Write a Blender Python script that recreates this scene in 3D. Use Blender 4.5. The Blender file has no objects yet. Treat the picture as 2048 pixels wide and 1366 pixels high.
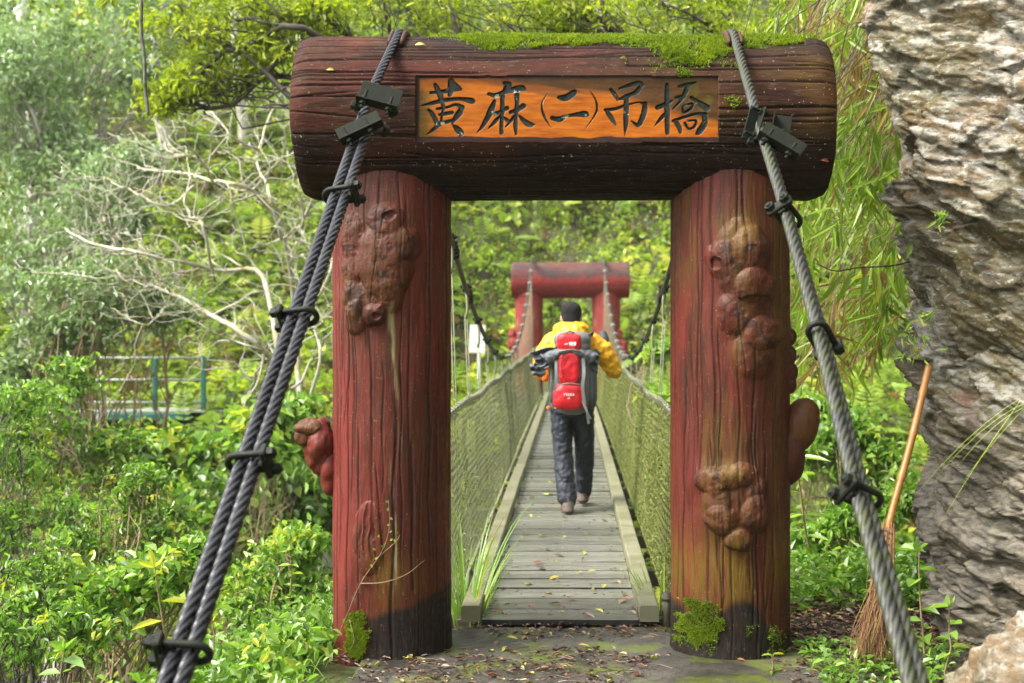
import bpy, bmesh, math, random
import numpy as np
from mathutils import Vector, Matrix

# ------------------------------------------------------------------ camera, sky, sun, exposure
C = bpy.context.scene
COL = C.collection
FPX, VX, VY, EYE = 2844.4, 1139.0, 645.0, 1.6      # focal length and vanishing point of the photograph (its own pixels), eye height
cam = bpy.data.cameras.new('camera'); cam_o = bpy.data.objects.new('camera', cam); COL.objects.link(cam_o)
cam_o.location = (0, 0, EYE); cam_o.rotation_euler = (math.radians(90), 0, 0)
cam.lens = 50; cam.sensor_width = 36; cam.clip_end = 600; cam.clip_start = .05
cam.shift_x = -(VX - 1024) / 2048; cam.shift_y = -(683 - VY) / 2048
cam.dof.use_dof = True; cam.dof.focus_distance = 6.75; cam.dof.aperture_fstop = 3.2
C.camera = cam_o
SUN_EL, SUN_AZ = math.radians(52), math.radians(-112)     # azimuth from +Y, clockwise; the light comes from the open left side
W = bpy.data.worlds.new('World'); C.world = W; W.use_nodes = True
_n = W.node_tree.nodes; _l = W.node_tree.links
sky = _n.new('ShaderNodeTexSky'); sky.sky_type = 'NISHITA'; sky.sun_disc = False
sky.sun_elevation = SUN_EL; sky.sun_rotation = SUN_AZ; sky.dust_density = 6; sky.ozone_density = .6; sky.altitude = 800
_hs = _n.new('ShaderNodeHueSaturation'); _hs.inputs['Saturation'].default_value = .22
_l.new(sky.outputs[0], _hs.inputs['Color']); _l.new(_hs.outputs[0], _n['Background'].inputs[0])
_n['Background'].inputs[1].default_value = .15
sl = bpy.data.lights.new('sun', 'SUN'); sun = bpy.data.objects.new('sun', sl); COL.objects.link(sun)
sl.energy = 1.5; sl.angle = math.radians(22); sl.color = (1, .95, .84)
_sd = Vector((math.sin(SUN_AZ) * math.cos(SUN_EL), math.cos(SUN_AZ) * math.cos(SUN_EL), math.sin(SUN_EL)))
sun.rotation_euler = _sd.to_track_quat('Z', 'Y').to_euler(); sun.location = (-6, 2, 12)
C.view_settings.view_transform = 'Standard'; C.view_settings.look = 'None'; C.view_settings.gamma = 1
C.view_settings.use_curve_mapping = False; C.view_settings.exposure = 2.1
C.cycles.use_denoising = True
C.cycles.max_bounces = 6; C.cycles.diffuse_bounces = 3; C.cycles.transmission_bounces = 4; C.cycles.glossy_bounces = 2
C.cycles.sample_clamp_indirect = 4

RS = np.random.RandomState
def P(px, py, d): return np.array([(px - VX) * d / FPX, d, EYE - (py - VY) * d / FPX])

# ------------------------------------------------------------------ noise on arrays
def _h(ix, iy, iz, seed):
    with np.errstate(over='ignore'):
        n = (ix.astype(np.uint32) * np.uint32(374761393) + iy.astype(np.uint32) * np.uint32(668265263) + iz.astype(np.uint32) * np.uint32(2147483647)
             + np.uint32((seed * 974634777 + 12345) & 0xffffffff))
        n = (n ^ (n >> np.uint32(13))) * np.uint32(1274126177)
        n = (n ^ (n >> np.uint32(15))) * np.uint32(2246822519)
        n = n ^ (n >> np.uint32(13))
    return (n & np.uint32(0xffffff)).astype(np.float64) / 16777215.0
def vn(x, y, z=0., seed=0):
    x, y, z = np.broadcast_arrays(np.asarray(x, float), np.asarray(y, float), np.asarray(z, float))
    fx, fy, fz = np.floor(x), np.floor(y), np.floor(z)
    ix, iy, iz = fx.astype(np.int64), fy.astype(np.int64), fz.astype(np.int64)
    u, v, w = x - fx, y - fy, z - fz
    u = u * u * (3 - 2 * u); v = v * v * (3 - 2 * v); w = w * w * (3 - 2 * w)
    r = 0
    for a in (0, 1):
        for b in (0, 1):
            for c in (0, 1):
                r = r + _h(ix + a, iy + b, iz + c, seed) * (u if a else 1 - u) * (v if b else 1 - v) * (w if c else 1 - w)
    return r
def fbm(x, y, z=0., seed=0, o=4, g=.5):
    r, a, t, f = 0, 1., 0, 1.
    for i in range(o):
        r = r + a * vn(np.asarray(x) * f, np.asarray(y) * f, np.asarray(z) * f, seed + i * 7); t += a; a *= g; f *= 2.03
    return r / t
def sst(a, b, x):
    t = np.clip((x - a) / (b - a), 0, 1); return t * t * (3 - 2 * t)

# ------------------------------------------------------------------ objects
def tag(o, label=None, cat=None, group=None, kind=None):
    if label: o['label'] = label
    if cat: o['category'] = cat
    if group: o['group'] = group
    if kind: o['kind'] = kind
    return o
def empty(name, loc=(0, 0, 0), label=None, cat=None, group=None, parent=None):
    o = bpy.data.objects.new(name, None); COL.objects.link(o); o.location = loc; o.empty_display_size = .1
    if parent: setpar(o, parent)
    return tag(o, label, cat, group)
def wloc(o):
    v = Vector(o.location)
    while o.parent: o = o.parent; v = v + Vector(o.location)
    return v
def setpar(o, p):       # children keep world placement (things have no rotation of their own)
    o.parent = p; o.location = Vector(o.location) - wloc(p)
def mesh_data(name, V, F, mats=None, smooth=True, attrs=None, mi=None):
    me = bpy.data.meshes.new(name); V = np.asarray(V, dtype=np.float32).reshape(-1, 3)
    F = [np.asarray(f, dtype=np.int32) for f in (F if isinstance(F, list) else [F]) if len(f)]
    me.vertices.add(len(V)); me.vertices.foreach_set('co', V.ravel())
    nl = sum(f.size for f in F); npoly = sum(len(f) for f in F)
    me.loops.add(nl); me.polygons.add(npoly)
    me.loops.foreach_set('vertex_index', np.concatenate([f.ravel() for f in F]))
    st = np.concatenate([np.full(len(f), f.shape[1], dtype=np.int32) for f in F])
    me.polygons.foreach_set('loop_start', np.concatenate([[0], np.cumsum(st)[:-1]]).astype(np.int32))
    me.polygons.foreach_set('use_smooth', np.full(npoly, smooth))
    if mats:
        for m in (mats if isinstance(mats, (list, tuple)) else [mats]): me.materials.append(m)
    if mi is not None: me.polygons.foreach_set('material_index', np.asarray(mi, dtype=np.int32))
    for k, a in (attrs or {}).items():
        at = me.attributes.new(k, 'FLOAT', 'POINT'); at.data.foreach_set('value', np.asarray(a, dtype=np.float32).ravel())
    me.update(calc_edges=True)
    return me
def obj(name, me, parent=None, loc=None):
    o = bpy.data.objects.new(name, me); COL.objects.link(o)
    if loc is not None: o.location = loc
    if parent: setpar(o, parent)
    return o
class Geo:
    def __init__(s): s.v = []; s.f = {}; s.n = 0; s.a = {}; s.m = {}
    def add(s, V, F, mi=0, **at):
        V = np.array(V, float).reshape(-1, 3)
        for f in (F if isinstance(F, list) else [F]):
            f = np.asarray(f)
            if len(f): s.f.setdefault(f.shape[1], []).append(f + s.n); s.m.setdefault(f.shape[1], []).append(np.full(len(f), mi))
        for k, a in at.items(): s.a.setdefault(k, []).append((s.n, np.broadcast_to(np.asarray(a, float), (len(V),))))
        s.v.append(V); s.n += len(V)
    def data(s, name, mats, smooth=True):
        ks = sorted(s.f); F = [np.concatenate(s.f[k]) for k in ks]; mi = np.concatenate([np.concatenate(s.m[k]) for k in ks])
        at = {}
        for k, l in s.a.items():
            arr = np.zeros(s.n)
            for n0, a in l: arr[n0:n0 + len(a)] = a
            at[k] = arr
        return mesh_data(name, np.concatenate(s.v), F, mats, smooth, at, mi)
    def build(s, name, mats, parent=None, smooth=True, origin=None):
        if not s.v: return None
        if origin is not None:
            for v in s.v: v -= np.asarray(origin, float)
        return obj(name, s.data(name, mats, smooth), parent, origin)
def grid_faces(nu, nv, wrap=False):      # index = j*nu + i
    i = np.arange(nu if wrap else nu - 1); j = np.arange(nv - 1); I, J = np.meshgrid(i, j); I2 = (I + 1) % nu
    return np.stack([J * nu + I, J * nu + I2, (J + 1) * nu + I2, (J + 1) * nu + I], -1).reshape(-1, 4)
def unit(v): v = np.asarray(v, float); return v / (np.linalg.norm(v, axis=-1, keepdims=True) + 1e-12)
def frames(path):
    T = np.gradient(path, axis=0); T = unit(T); n = len(path); N = np.zeros_like(T)
    a = np.array([0, 0, 1.]) if abs(T[0][2]) < .9 else np.array([1., 0, 0])
    N[0] = unit(np.cross(T[0], a))
    for i in range(1, n): v = N[i - 1] - T[i] * np.dot(N[i - 1], T[i]); N[i] = unit(v)
    return T, N, np.cross(T, N)
def sweep(path, r, sides=8, caps=True, sq=1.0):
    path = np.asarray(path, float); n = len(path); r = np.broadcast_to(np.asarray(r, float), (n,))
    T, N, B = frames(path); th = np.arange(sides) / sides * 2 * math.pi
    V = path[:, None] + r[:, None, None] * (np.cos(th)[None, :, None] * N[:, None] + sq * np.sin(th)[None, :, None] * B[:, None])
    V = V.reshape(-1, 3); F = [grid_faces(sides, n, True)]
    if caps:
        V = np.concatenate([V, path[:1], path[-1:]]); k = np.arange(sides); k2 = (k + 1) % sides
        F.append(np.stack([k2, k, np.full(sides, n * sides)], -1)); F.append(np.stack([(n - 1) * sides + k, (n - 1) * sides + k2, np.full(sides, n * sides + 1)], -1))
    return V, F
def spline(pts, n):
    pts = np.asarray(pts, float); m = len(pts)
    if m < 3: t = np.linspace(0, 1, n)[:, None]; return pts[0] * (1 - t) + pts[-1] * t
    p = np.concatenate([[2 * pts[0] - pts[1]], pts, [2 * pts[-1] - pts[-2]]]); t = np.linspace(0, m - 1 - 1e-6, n); i = t.astype(int); u = (t - i)[:, None]
    a, b, c, d = p[i], p[i + 1], p[i + 2], p[i + 3]
    return .5 * (2 * b + (c - a) * u + (2 * a - 5 * b + 4 * c - d) * u ** 2 + (3 * b - a - 3 * c + d) * u ** 3)
BOXF = np.array([[0, 3, 2, 1], [4, 5, 6, 7], [0, 1, 5, 4], [1, 2, 6, 5], [2, 3, 7, 6], [3, 0, 4, 7]])
def box(c, s, R=None, bev=0.):
    """a box with chamfered edges when bev > 0; R columns = local axes"""
    hx, hy, hz = np.asarray(s, float) / 2; R = np.eye(3) if R is None else np.asarray(R, float)
    if bev <= 0:
        V = np.array([[x, y, z] for z in (-hz, hz) for x, y in ((-hx, -hy), (hx, -hy), (hx, hy), (-hx, hy))]); return V @ R.T + np.asarray(c), BOXF
    bm = bmesh.new(); bmesh.ops.create_cube(bm, size=1)
    for v in bm.verts: v.co = Vector((v.co.x * 2 * hx, v.co.y * 2 * hy, v.co.z * 2 * hz))
    bmesh.ops.bevel(bm, geom=bm.edges[:], offset=bev, segments=1, affect='EDGES', profile=.5)
    bm.verts.index_update(); V = np.array([v.co[:] for v in bm.verts]); d = {}
    for f in bm.faces: d.setdefault(len(f.verts), []).append([v.index for v in f.verts])
    bm.free(); return V @ R.T + np.asarray(c), [np.array(x) for x in d.values()]
def ellipsoid(c, r, nu=20, nv=12, p=1.0, R=None):
    th = np.linspace(0, 2 * math.pi, nu, endpoint=False); ph = np.linspace(-math.pi / 2 + .04, math.pi / 2 - .04, nv)
    s = lambda a: np.sign(a) * np.abs(a) ** p
    T, H = np.meshgrid(th, ph); V = np.stack([s(np.cos(H)) * s(np.cos(T)), s(np.cos(H)) * s(np.sin(T)), s(np.sin(H))], -1).reshape(-1, 3) * np.asarray(r, float)
    V = np.concatenate([V, [[0, 0, -r[2]]], [[0, 0, r[2]]]])
    if R is not None: V = V @ np.asarray(R).T
    k = np.arange(nu); k2 = (k + 1) % nu
    return V + np.asarray(c, float), [grid_faces(nu, nv, True), np.stack([k2, k, np.full(nu, nu * nv)], -1), np.stack([(nv - 1) * nu + k, (nv - 1) * nu + k2, np.full(nu, nu * nv + 1)], -1)]
def cyl(a, b, r, sides=10, r2=None): return sweep(np.array([a, b], float), [r, r if r2 is None else r2], sides)
def rotm(axis, deg): return np.array(Matrix.Rotation(math.radians(deg), 3, axis))

# ------------------------------------------------------------------ materials
class NT:
    def __init__(s, name):
        s.m = bpy.data.materials.new(name); s.m.use_nodes = True; s.t = s.m.node_tree; s.b = s.t.nodes['Principled BSDF']; s.out = s.t.nodes['Material Output']
    def n(s, typ, ins=None, **kw):
        x = s.t.nodes.new(typ)
        for k, v in kw.items(): setattr(x, k, v)
        for k, v in (ins or {}).items(): s.set(x.inputs[k], v)
        return x
    def set(s, sock, v):
        if isinstance(v, bpy.types.NodeSocket): s.t.links.new(v, sock)
        else:
            if sock.type == 'RGBA' and not isinstance(v, (int, float)) and len(v) == 3: v = (*v, 1)
            sock.default_value = v
    def co(s, scale=(1, 1, 1), kind='Object', rot=(0, 0, 0)):
        c = s.n('ShaderNodeTexCoord'); m = s.n('ShaderNodeMapping'); s.t.links.new(c.outputs[kind], m.inputs[0]); m.inputs['Scale'].default_value = scale; m.inputs['Rotation'].default_value = rot; return m.outputs[0]
    def noise(s, scale, detail=4, vec=None, rough=.55, dist=0.):
        x = s.n('ShaderNodeTexNoise', {'Scale': scale, 'Detail': detail, 'Roughness': rough, 'Distortion': dist})
        if vec is not None: s.t.links.new(vec, x.inputs['Vector'])
        return x.outputs[0]
    def ramp(s, fac, stops):
        x = s.n('ShaderNodeValToRGB'); s.set(x.inputs[0], fac); cr = x.color_ramp
        while len(cr.elements) < len(stops): cr.elements.new(.5)
        for e, (p, c) in zip(cr.elements, stops): e.position = p; e.color = (*c, 1) if not isinstance(c, (int, float)) else (c, c, c, 1)
        return x.outputs[0]
    def mix(s, fac, a, b, mode='MIX'):
        x = s.n('ShaderNodeMix', data_type='RGBA', blend_type=mode); s.set(x.inputs[0], fac); s.set(x.inputs[6], a); s.set(x.inputs[7], b); return x.outputs[2]
    def math(s, op, a, b=0., clamp=False):
        x = s.n('ShaderNodeMath', operation=op, use_clamp=clamp); s.set(x.inputs[0], a); s.set(x.inputs[1], b); return x.outputs[0]
    def attr(s, name): return s.n('ShaderNodeAttribute', attribute_name=name).outputs['Fac']
    def bump(s, h, strength=.3, dist=.01):
        x = s.n('ShaderNodeBump', {'Strength': strength, 'Distance': dist, 'Height': h}); s.t.links.new(x.outputs[0], s.b.inputs['Normal']); return x.outputs[0]
    def fin(s, col=None, rough=None, metal=None, spec=None):
        for k, v in (('Base Color', col), ('Roughness', rough), ('Metallic', metal), ('Specular IOR Level', spec)):
            if v is not None: s.set(s.b.inputs[k], v)
        return s.m
def simple(name, a, b, scale=20, rough=.6, metal=0., bump=.2, bd=.003, spec=.5, detail=4, rr=.15):
    t = NT(name); v = t.co(); f = t.noise(scale, detail, v); g = t.noise(scale * 4.3, 3, v)
    t.bump(g, bump, bd); return t.fin(t.mix(t.ramp(f, [(.3, 0.), (.7, 1.)]), a, b), t.math('MULTIPLY_ADD', f, rr) if False else t.ramp(f, [(.3, max(0, rough - rr)), (.7, min(1, rough + rr))]), metal, spec)
def leafmat(name, stops, trans=.35, rough=.4, tb=(1.6, 1.7, .9), spec=.5):
    t = NT(name); c = t.ramp(t.attr('tint'), stops); t.fin(c, rough, spec=spec)
    tr = t.n('ShaderNodeBsdfTranslucent'); t.set(tr.inputs[0], t.mix(1., c, tb, 'MULTIPLY'))
    mx = t.n('ShaderNodeMixShader'); mx.inputs[0].default_value = trans
    t.t.links.new(t.b.outputs[0], mx.inputs[1]); t.t.links.new(tr.outputs[0], mx.inputs[2]); t.t.links.new(mx.outputs[0], t.out.inputs[0]); return t.m

# ------------------------------------------------------------------ leaves
def leaf_geo(P0, D, N, L, Wd, tint, fold=.3, droop=.15):
    P0 = np.asarray(P0, float); n = len(P0); D = unit(D); S = unit(np.cross(D, N)); N = np.cross(S, D)
    L = np.broadcast_to(L, (n,))[:, None]; Wd = np.broadcast_to(Wd, (n,))[:, None]
    up = N * Wd * fold; m1 = P0 + D * L * .33 - N * L * droop * .22; m2 = P0 + D * L * .70 - N * L * droop * .62; tip = P0 + D * L - N * L * droop
    V = np.stack([P0, m1 + S * Wd * .5 + up, m2 + S * Wd * .38 + up, tip, m2 - S * Wd * .38 + up, m1 - S * Wd * .5 + up], 1).reshape(-1, 3)
    b = (np.arange(n) * 6)[:, None]; F = np.concatenate([b + np.array([[0, 1, 2, 3]]), b + np.array([[0, 3, 4, 5]])])
    return V, F, np.repeat(np.broadcast_to(tint, (n,)), 6)
def add_leaves(g, *a, **k):
    V, F, t = leaf_geo(*a, **k); g.add(V, F, tint=t)
def blades(g, P0, D, L, Wd, tint, bend=.5, n=6):
    """long grass blades: narrow strips that arch over under their own weight"""
    P0 = np.asarray(P0, float); m = len(P0); D = unit(D); t = np.linspace(0, 1, n); L = np.broadcast_to(L, (m,)); Wd = np.broadcast_to(Wd, (m,)); H = D * [1, 1, 0]; H = unit(H + 1e-6); S = unit(np.cross(D, [0, 0, 1.]))
    q = P0[:, None] + D[:, None] * (L[:, None] * t)[..., None] + H[:, None] * (L[:, None] * bend * t ** 2 * .6)[..., None]; q[..., 2] -= L[:, None] * bend * t ** 2.4 * .75
    w = (Wd[:, None] * np.array([.6, 1, 1, .8, .5, .05])[:n] / 2)[..., None]; V = np.stack([q + S[:, None] * w, q - S[:, None] * w], 2).reshape(-1, 3); k = np.arange(m)[:, None] * 2 * n; j = np.arange(n - 1) * 2
    g.add(V, np.stack([k + j, k + j + 1, k + j + 3, k + j + 2], -1).reshape(-1, 4), tint=np.repeat(np.broadcast_to(tint, (m,)), 2 * n))
def rdir(r, n, up=0.): v = r.normal(size=(n, 3)); v[:, 2] += up; return unit(v)
def copy_tree(o, parent=None):
    c = o.copy(); COL.objects.link(c)
    if parent: c.parent = parent
    for ch in list(o.children): copy_tree(ch, c)
    return c
# ------------------------------------------------------------------ materials of the gateway
def wood_paint(name, base_a, base_b, darkc=(.012, .009, .008), groove=(.010, .006, .005), rough=.40, spec=.24, st=(1, 1, .12)):
    t = NT(name); v = t.co(); n1 = t.noise(3.2, 5, v); n2 = t.noise(26, 5, v); n3 = t.noise(130, 4, v); vs = t.co(st); s1 = t.noise(34, 5, vs, .65); s2 = t.noise(150, 3, vs)
    c = t.mix(t.ramp(n1, [(.38, 0.), (.62, 1.)]), base_a, base_b)
    c = t.mix(t.math('MULTIPLY', t.ramp(n2, [(.45, 0.), (.8, 1.)]), .5), c, (.055, .024, .014))
    c = t.mix(t.attr('red'), c, (.15, .022, .016))
    c = t.mix(t.attr('burl'), c, t.mix(t.ramp(n2, [(.35, 0.), (.65, 1.)]), (.052, .016, .009), (.110, .036, .014)))
    c = t.mix(t.math('MULTIPLY', t.attr('ochre'), t.ramp(s1, [(.38, .12), (.60, 1.)])), c, (.15, .095, .008))
    c = t.mix(t.attr('pale'), c, (.26, .23, .11))
    c = t.mix(t.math('MULTIPLY', t.attr('dark'), t.ramp(n2, [(.2, .75), (.5, 1.)])), c, darkc)
    c = t.mix(t.math('MULTIPLY', t.attr('moss'), t.ramp(n3, [(.3, .3), (.6, 1.)])), c, (.028, .05, .004))
    c = t.mix(t.math('MULTIPLY', t.attr('groove'), .88), c, groove)
    sp = t.noise(75, 1, v); sp = t.math('MULTIPLY', t.ramp(sp, [(.715, 0.), (.735, 1.)]), t.attr('spots')); c = t.mix(sp, c, (.30, .30, .17))
    c = t.mix(t.ramp(s1, [(.50, 0.), (.66, .5)]), c, (.014, .008, .005)); c = t.mix(t.ramp(s2, [(.60, 0.), (.72, .4)]), c, (.16, .10, .07)); t.bump(t.math('ADD', t.math('MULTIPLY', n3, .35), t.math('MULTIPLY', s1, 2.)), .6, .006)
    return t.fin(c, t.ramp(n2, [(.3, rough - .04), (.7, rough + .25)]), spec=spec)
M_LOG = wood_paint('painted_concrete_bark', (.074, .0115, .007), (.078, .024, .0100))
M_LINT = wood_paint('weathered_concrete_bark', (.026, .0098, .0055), (.043, .0175, .0085), rough=.6, spec=.12, st=(.12, 1, 1))
M_FAR = wood_paint('faded_red_concrete', (.36, .055, .050), (.29, .060, .054), groove=(.12, .02, .02), darkc=(.050, .048, .048), rough=.75, spec=.1, st=(1, 1, .3))
M_MOSS = leafmat('moss_tufts', [(0., (.04, .07, .004)), (.45, (.14, .21, .006)), (1., (.34, .40, .015))], trans=.3, rough=.7)
M_STEEL = simple('mossy_dark_steel', (.005, .006, .004), (.015, .018, .009), 30, .6, .25, .4, .003, .3)
M_STEEL2 = simple('lichened_steel_plate', (.004, .005, .003), (.015, .019, .009), 40, .75, .1, .4, .002, .22)

def bark(s, z, per, lines, seed, zr, depthf=1.0, wid=.0045, wobk=1.):
    """grooves running along z on an unrolled surface; s = arc length (periodic), returns 0..1 groove mask"""
    r = RS(seed); g = np.zeros_like(s)
    wob = (fbm(s * 0, z * 2.3, seed=seed, o=3) - .5)
    for k in range(lines):
        s0 = (k + r.uniform(-.35, .35)) * per / lines; L = zr * r.uniform(.25, 1.1); zc = r.uniform(0, zr); sl = r.normal() * .006
        w = wid * r.uniform(.55, 1.5); a = r.uniform(.5, 1)
        ds = s - s0 - wobk * wob * r.uniform(.005, .028) - sl * (z - zc) / .5 - wobk * .005 * np.sin(z * r.uniform(5, 16) + k)
        ds = (ds + per / 2) % per - per / 2
        m = np.abs(ds) < w * 4
        e = 1 - sst(L * .42, L * .5, np.abs(z[m] - zc)); v = a * np.exp(-(ds[m] / w) ** 2) * e
        g[m] = np.maximum(g[m], v)
    for k in range(lines // 2):      # short oblique splits
        s0 = r.uniform(0, per); zc = r.uniform(0, zr); L = r.uniform(.08, .3); sl = r.uniform(-.16, .16); w = wid * .7
        ds = (s - s0 - sl * (z - zc) + per / 2) % per - per / 2; m = (np.abs(ds) < w * 4) & (np.abs(z - zc) < L)
        v = .8 * np.exp(-(ds[m] / w) ** 2) * (1 - sst(L * .6, L, np.abs(z[m] - zc))); g[m] = np.maximum(g[m], v)
    return g
def lump(x, z, x0, z0, a, b, h, seed=0, p=.7, rough=.35):
    wx = (fbm(x * 14, z * 14, seed=seed) - .5) * .03
    a, b = a * 1.25, b * 1.2
    q = ((x - x0 + wx) / a) ** 2 + ((z - z0 + wx) / b) ** 2
    return h * .80 * sst(0, 1, np.clip(1 - q, 0, 1) ** (p * .8)) * (1 + rough * .5 * (fbm(x * 18, z * 18, seed=seed + 3) - .5) * 2)

def pillar(parent, cx, cy, r, z0, z1, seed, mat, lumps, paint, nu=520, nv=760, lines=64, label=None):
    th = np.linspace(-math.pi, math.pi, nu, endpoint=False); zz = np.linspace(z0, z1, nv); T, Z = np.meshgrid(th, zz); S = T * r
    per = 2 * math.pi * r; g = bark(S, Z - z0, per, lines, seed, z1 - z0)
    X = r * np.sin(T); fr = np.cos(T) > 0
    dr = -.0085 * g + .006 * (fbm(S * 9, Z * 2, seed=seed + 1) - .5) + .004 * (fbm(np.sin(T) * 20, Z * 9, np.cos(T) * 20, seed=seed + 2) - .5)
    dr += .012 * (fbm(np.sin(T) * 1.5, Z * 1.2, np.cos(T) * 1.5, seed=seed + 5) - .5)
    lm = np.zeros_like(X)
    for (x0, q0, a, b, h, sd, pw, ro) in lumps:
        l = np.where(fr, lump(X, Z, x0, q0, a, b, h, sd, pw, ro), 0); lm = (lm ** 2 + l ** 2) ** .5 if h > 0 else np.maximum(lm + l, 0)
    if lumps:      # a soft swelling under each cluster, so that the burls grow out of the trunk
        wide = 0 * X
        for (x0, q0, a, b, h, sd, pw, ro) in lumps:
            if h > 0: wide = np.maximum(wide, np.where(fr, h * .35 * np.exp(-((X - x0) / (a * 1.6)) ** 2 - ((Z - q0) / (b * 1.5)) ** 2), 0))
        lm = lm * .56 + wide
    hold = sst(.012, .04, lm); dr = dr * (1 - .45 * hold) + lm + .009 * hold * (fbm(S * 26, Z * 20, seed=seed + 9, o=4, g=.6) - .5)
    cav = hold * sst(.46, .34, fbm(S * 22, Z * 22, seed=seed + 9, o=3)); g = np.maximum(g * (1 - .55 * hold), cav * .7); burl_ = hold * (.05 + .5 * fbm(S * 9, Z * 9, seed=seed + 12))
    at = dict(burl=burl_, groove=g, **{k: f(X, Z, fr, g, hold) for k, f in paint.items()})
    for k in ('dark', 'moss', 'ochre', 'red', 'pale', 'spots'): at.setdefault(k, np.zeros_like(X))
    R = r + dr; base = 1 + .035 * np.exp(-(Z - z0) / .06)
    V = np.stack([R * base * np.sin(T), -R * base * np.cos(T), Z - z0], -1).reshape(-1, 3)
    F = grid_faces(nu, nv, True)
    o = obj('pillar', mesh_data('pillar', V, F, mat, True, {k: a.ravel() for k, a in at.items()}), parent, (cx, cy, z0))
    return o
def burl(parent, c, r, seed, mat, attrs, lob=1., amp=.35, nu=64, nv=40, R=None, tube=None):
    V, F = ellipsoid((0, 0, 0), r, nu, nv)
    n = fbm(V[:, 0] * 9 / lob, V[:, 1] * 9 / lob, V[:, 2] * 9 / lob, seed=seed, o=4) - .45; n2 = vn(V[:, 0] * 19, V[:, 1] * 19, V[:, 2] * 19, seed + 5) - .5
    V = V * (1 + amp * n * 2 + .12 * n2)[:, None]
    if R is not None: V = V @ np.asarray(R).T
    at = dict(groove=np.clip(-n * 3 - .3, 0, .7)); at.update({k: np.full(len(V), v) for k, v in attrs.items()})
    for k in ('dark', 'moss', 'ochre', 'red', 'pale', 'spots'): at.setdefault(k, np.zeros(len(V)))
    return obj('knot', mesh_data('knot', V, F, mat, True, at), parent, c)

def rope_geo(g, path, R, pitch, sides=36, lobes=6, step=.006, depth=1., ph0=0.):
    path = np.asarray(path, float); seg = np.linalg.norm(np.diff(path, axis=0), axis=1); s = np.concatenate([[0], np.cumsum(seg)]); n = max(3, int(s[-1] / step)); q = np.linspace(0, s[-1], n)
    pp = np.stack([np.interp(q, s, path[:, i]) for i in range(3)], -1); T, N, B = frames(pp)
    th = np.arange(sides) / sides * 2 * math.pi; ang = th[None, :] - 2 * math.pi * q[:, None] / pitch + ph0
    per = 2 * math.pi / lobes; dl = (ang + per / 2) % per - per / 2; Rc, rs = R * .64, R * .37
    rr = Rc * np.cos(dl) + np.sqrt(np.clip(rs ** 2 - (Rc * np.sin(dl)) ** 2, (rs * .28) ** 2, None)); rr = R * (1 - depth) + rr * depth
    V = pp[:, None] + rr[..., None] * (np.cos(th)[None, :, None] * N[:, None] + np.sin(th)[None, :, None] * B[:, None])
    cr = np.clip((R - rr) / (R * .3), 0, 1)
    V = V.reshape(-1, 3); k = np.arange(sides); k2 = (k + 1) % sides
    V = np.concatenate([V, pp[:1], pp[-1:]]); cr = np.concatenate([cr.ravel(), [0, 0]])
    F = [grid_faces(sides, n, True), np.stack([k2, k, np.full(sides, n * sides)], -1), np.stack([(n - 1) * sides + k, (n - 1) * sides + k2, np.full(sides, n * sides + 1)], -1)]
    g.add(V, F, groove=cr)
def ropemat(name, a, b, gr, rough=.45, metal=.35, mossc=None):
    t = NT(name); v = t.co(); n = t.noise(9, 4, v); n2 = t.noise(160, 3, v)
    c = t.mix(t.ramp(n, [(.35, 0.), (.65, 1.)]), a, b)
    if mossc: c = t.mix(t.ramp(t.noise(14, 4, v), [(.42, 0.), (.62, .8)]), c, mossc)
    c = t.mix(t.math('MULTIPLY', t.attr('groove'), .9), c, gr); t.bump(n2, .25, .002)
    return t.fin(c, t.ramp(n2, [(.3, rough - .1), (.7, rough + .15)]), metal)
M_ROPE_L = ropemat('black_wire_rope', (.012, .013, .015), (.032, .033, .037), (.003, .003, .003), .30)
M_ROPE_R = ropemat('grey_wire_rope', (.026, .028, .025), (.052, .052, .044), (.004, .004, .003), .5, .2, (.045, .055, .015))
M_ROPE_F = ropemat('pale_wire_rope', (.16, .165, .16), (.26, .26, .24), (.03, .03, .03), .6, .1, (.14, .15, .08))
M_ROPE_D = ropemat('tarred_bridge_cable', (.03, .032, .028), (.06, .062, .05), (.01, .01, .01), .5, .2, (.05, .055, .025))

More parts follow.
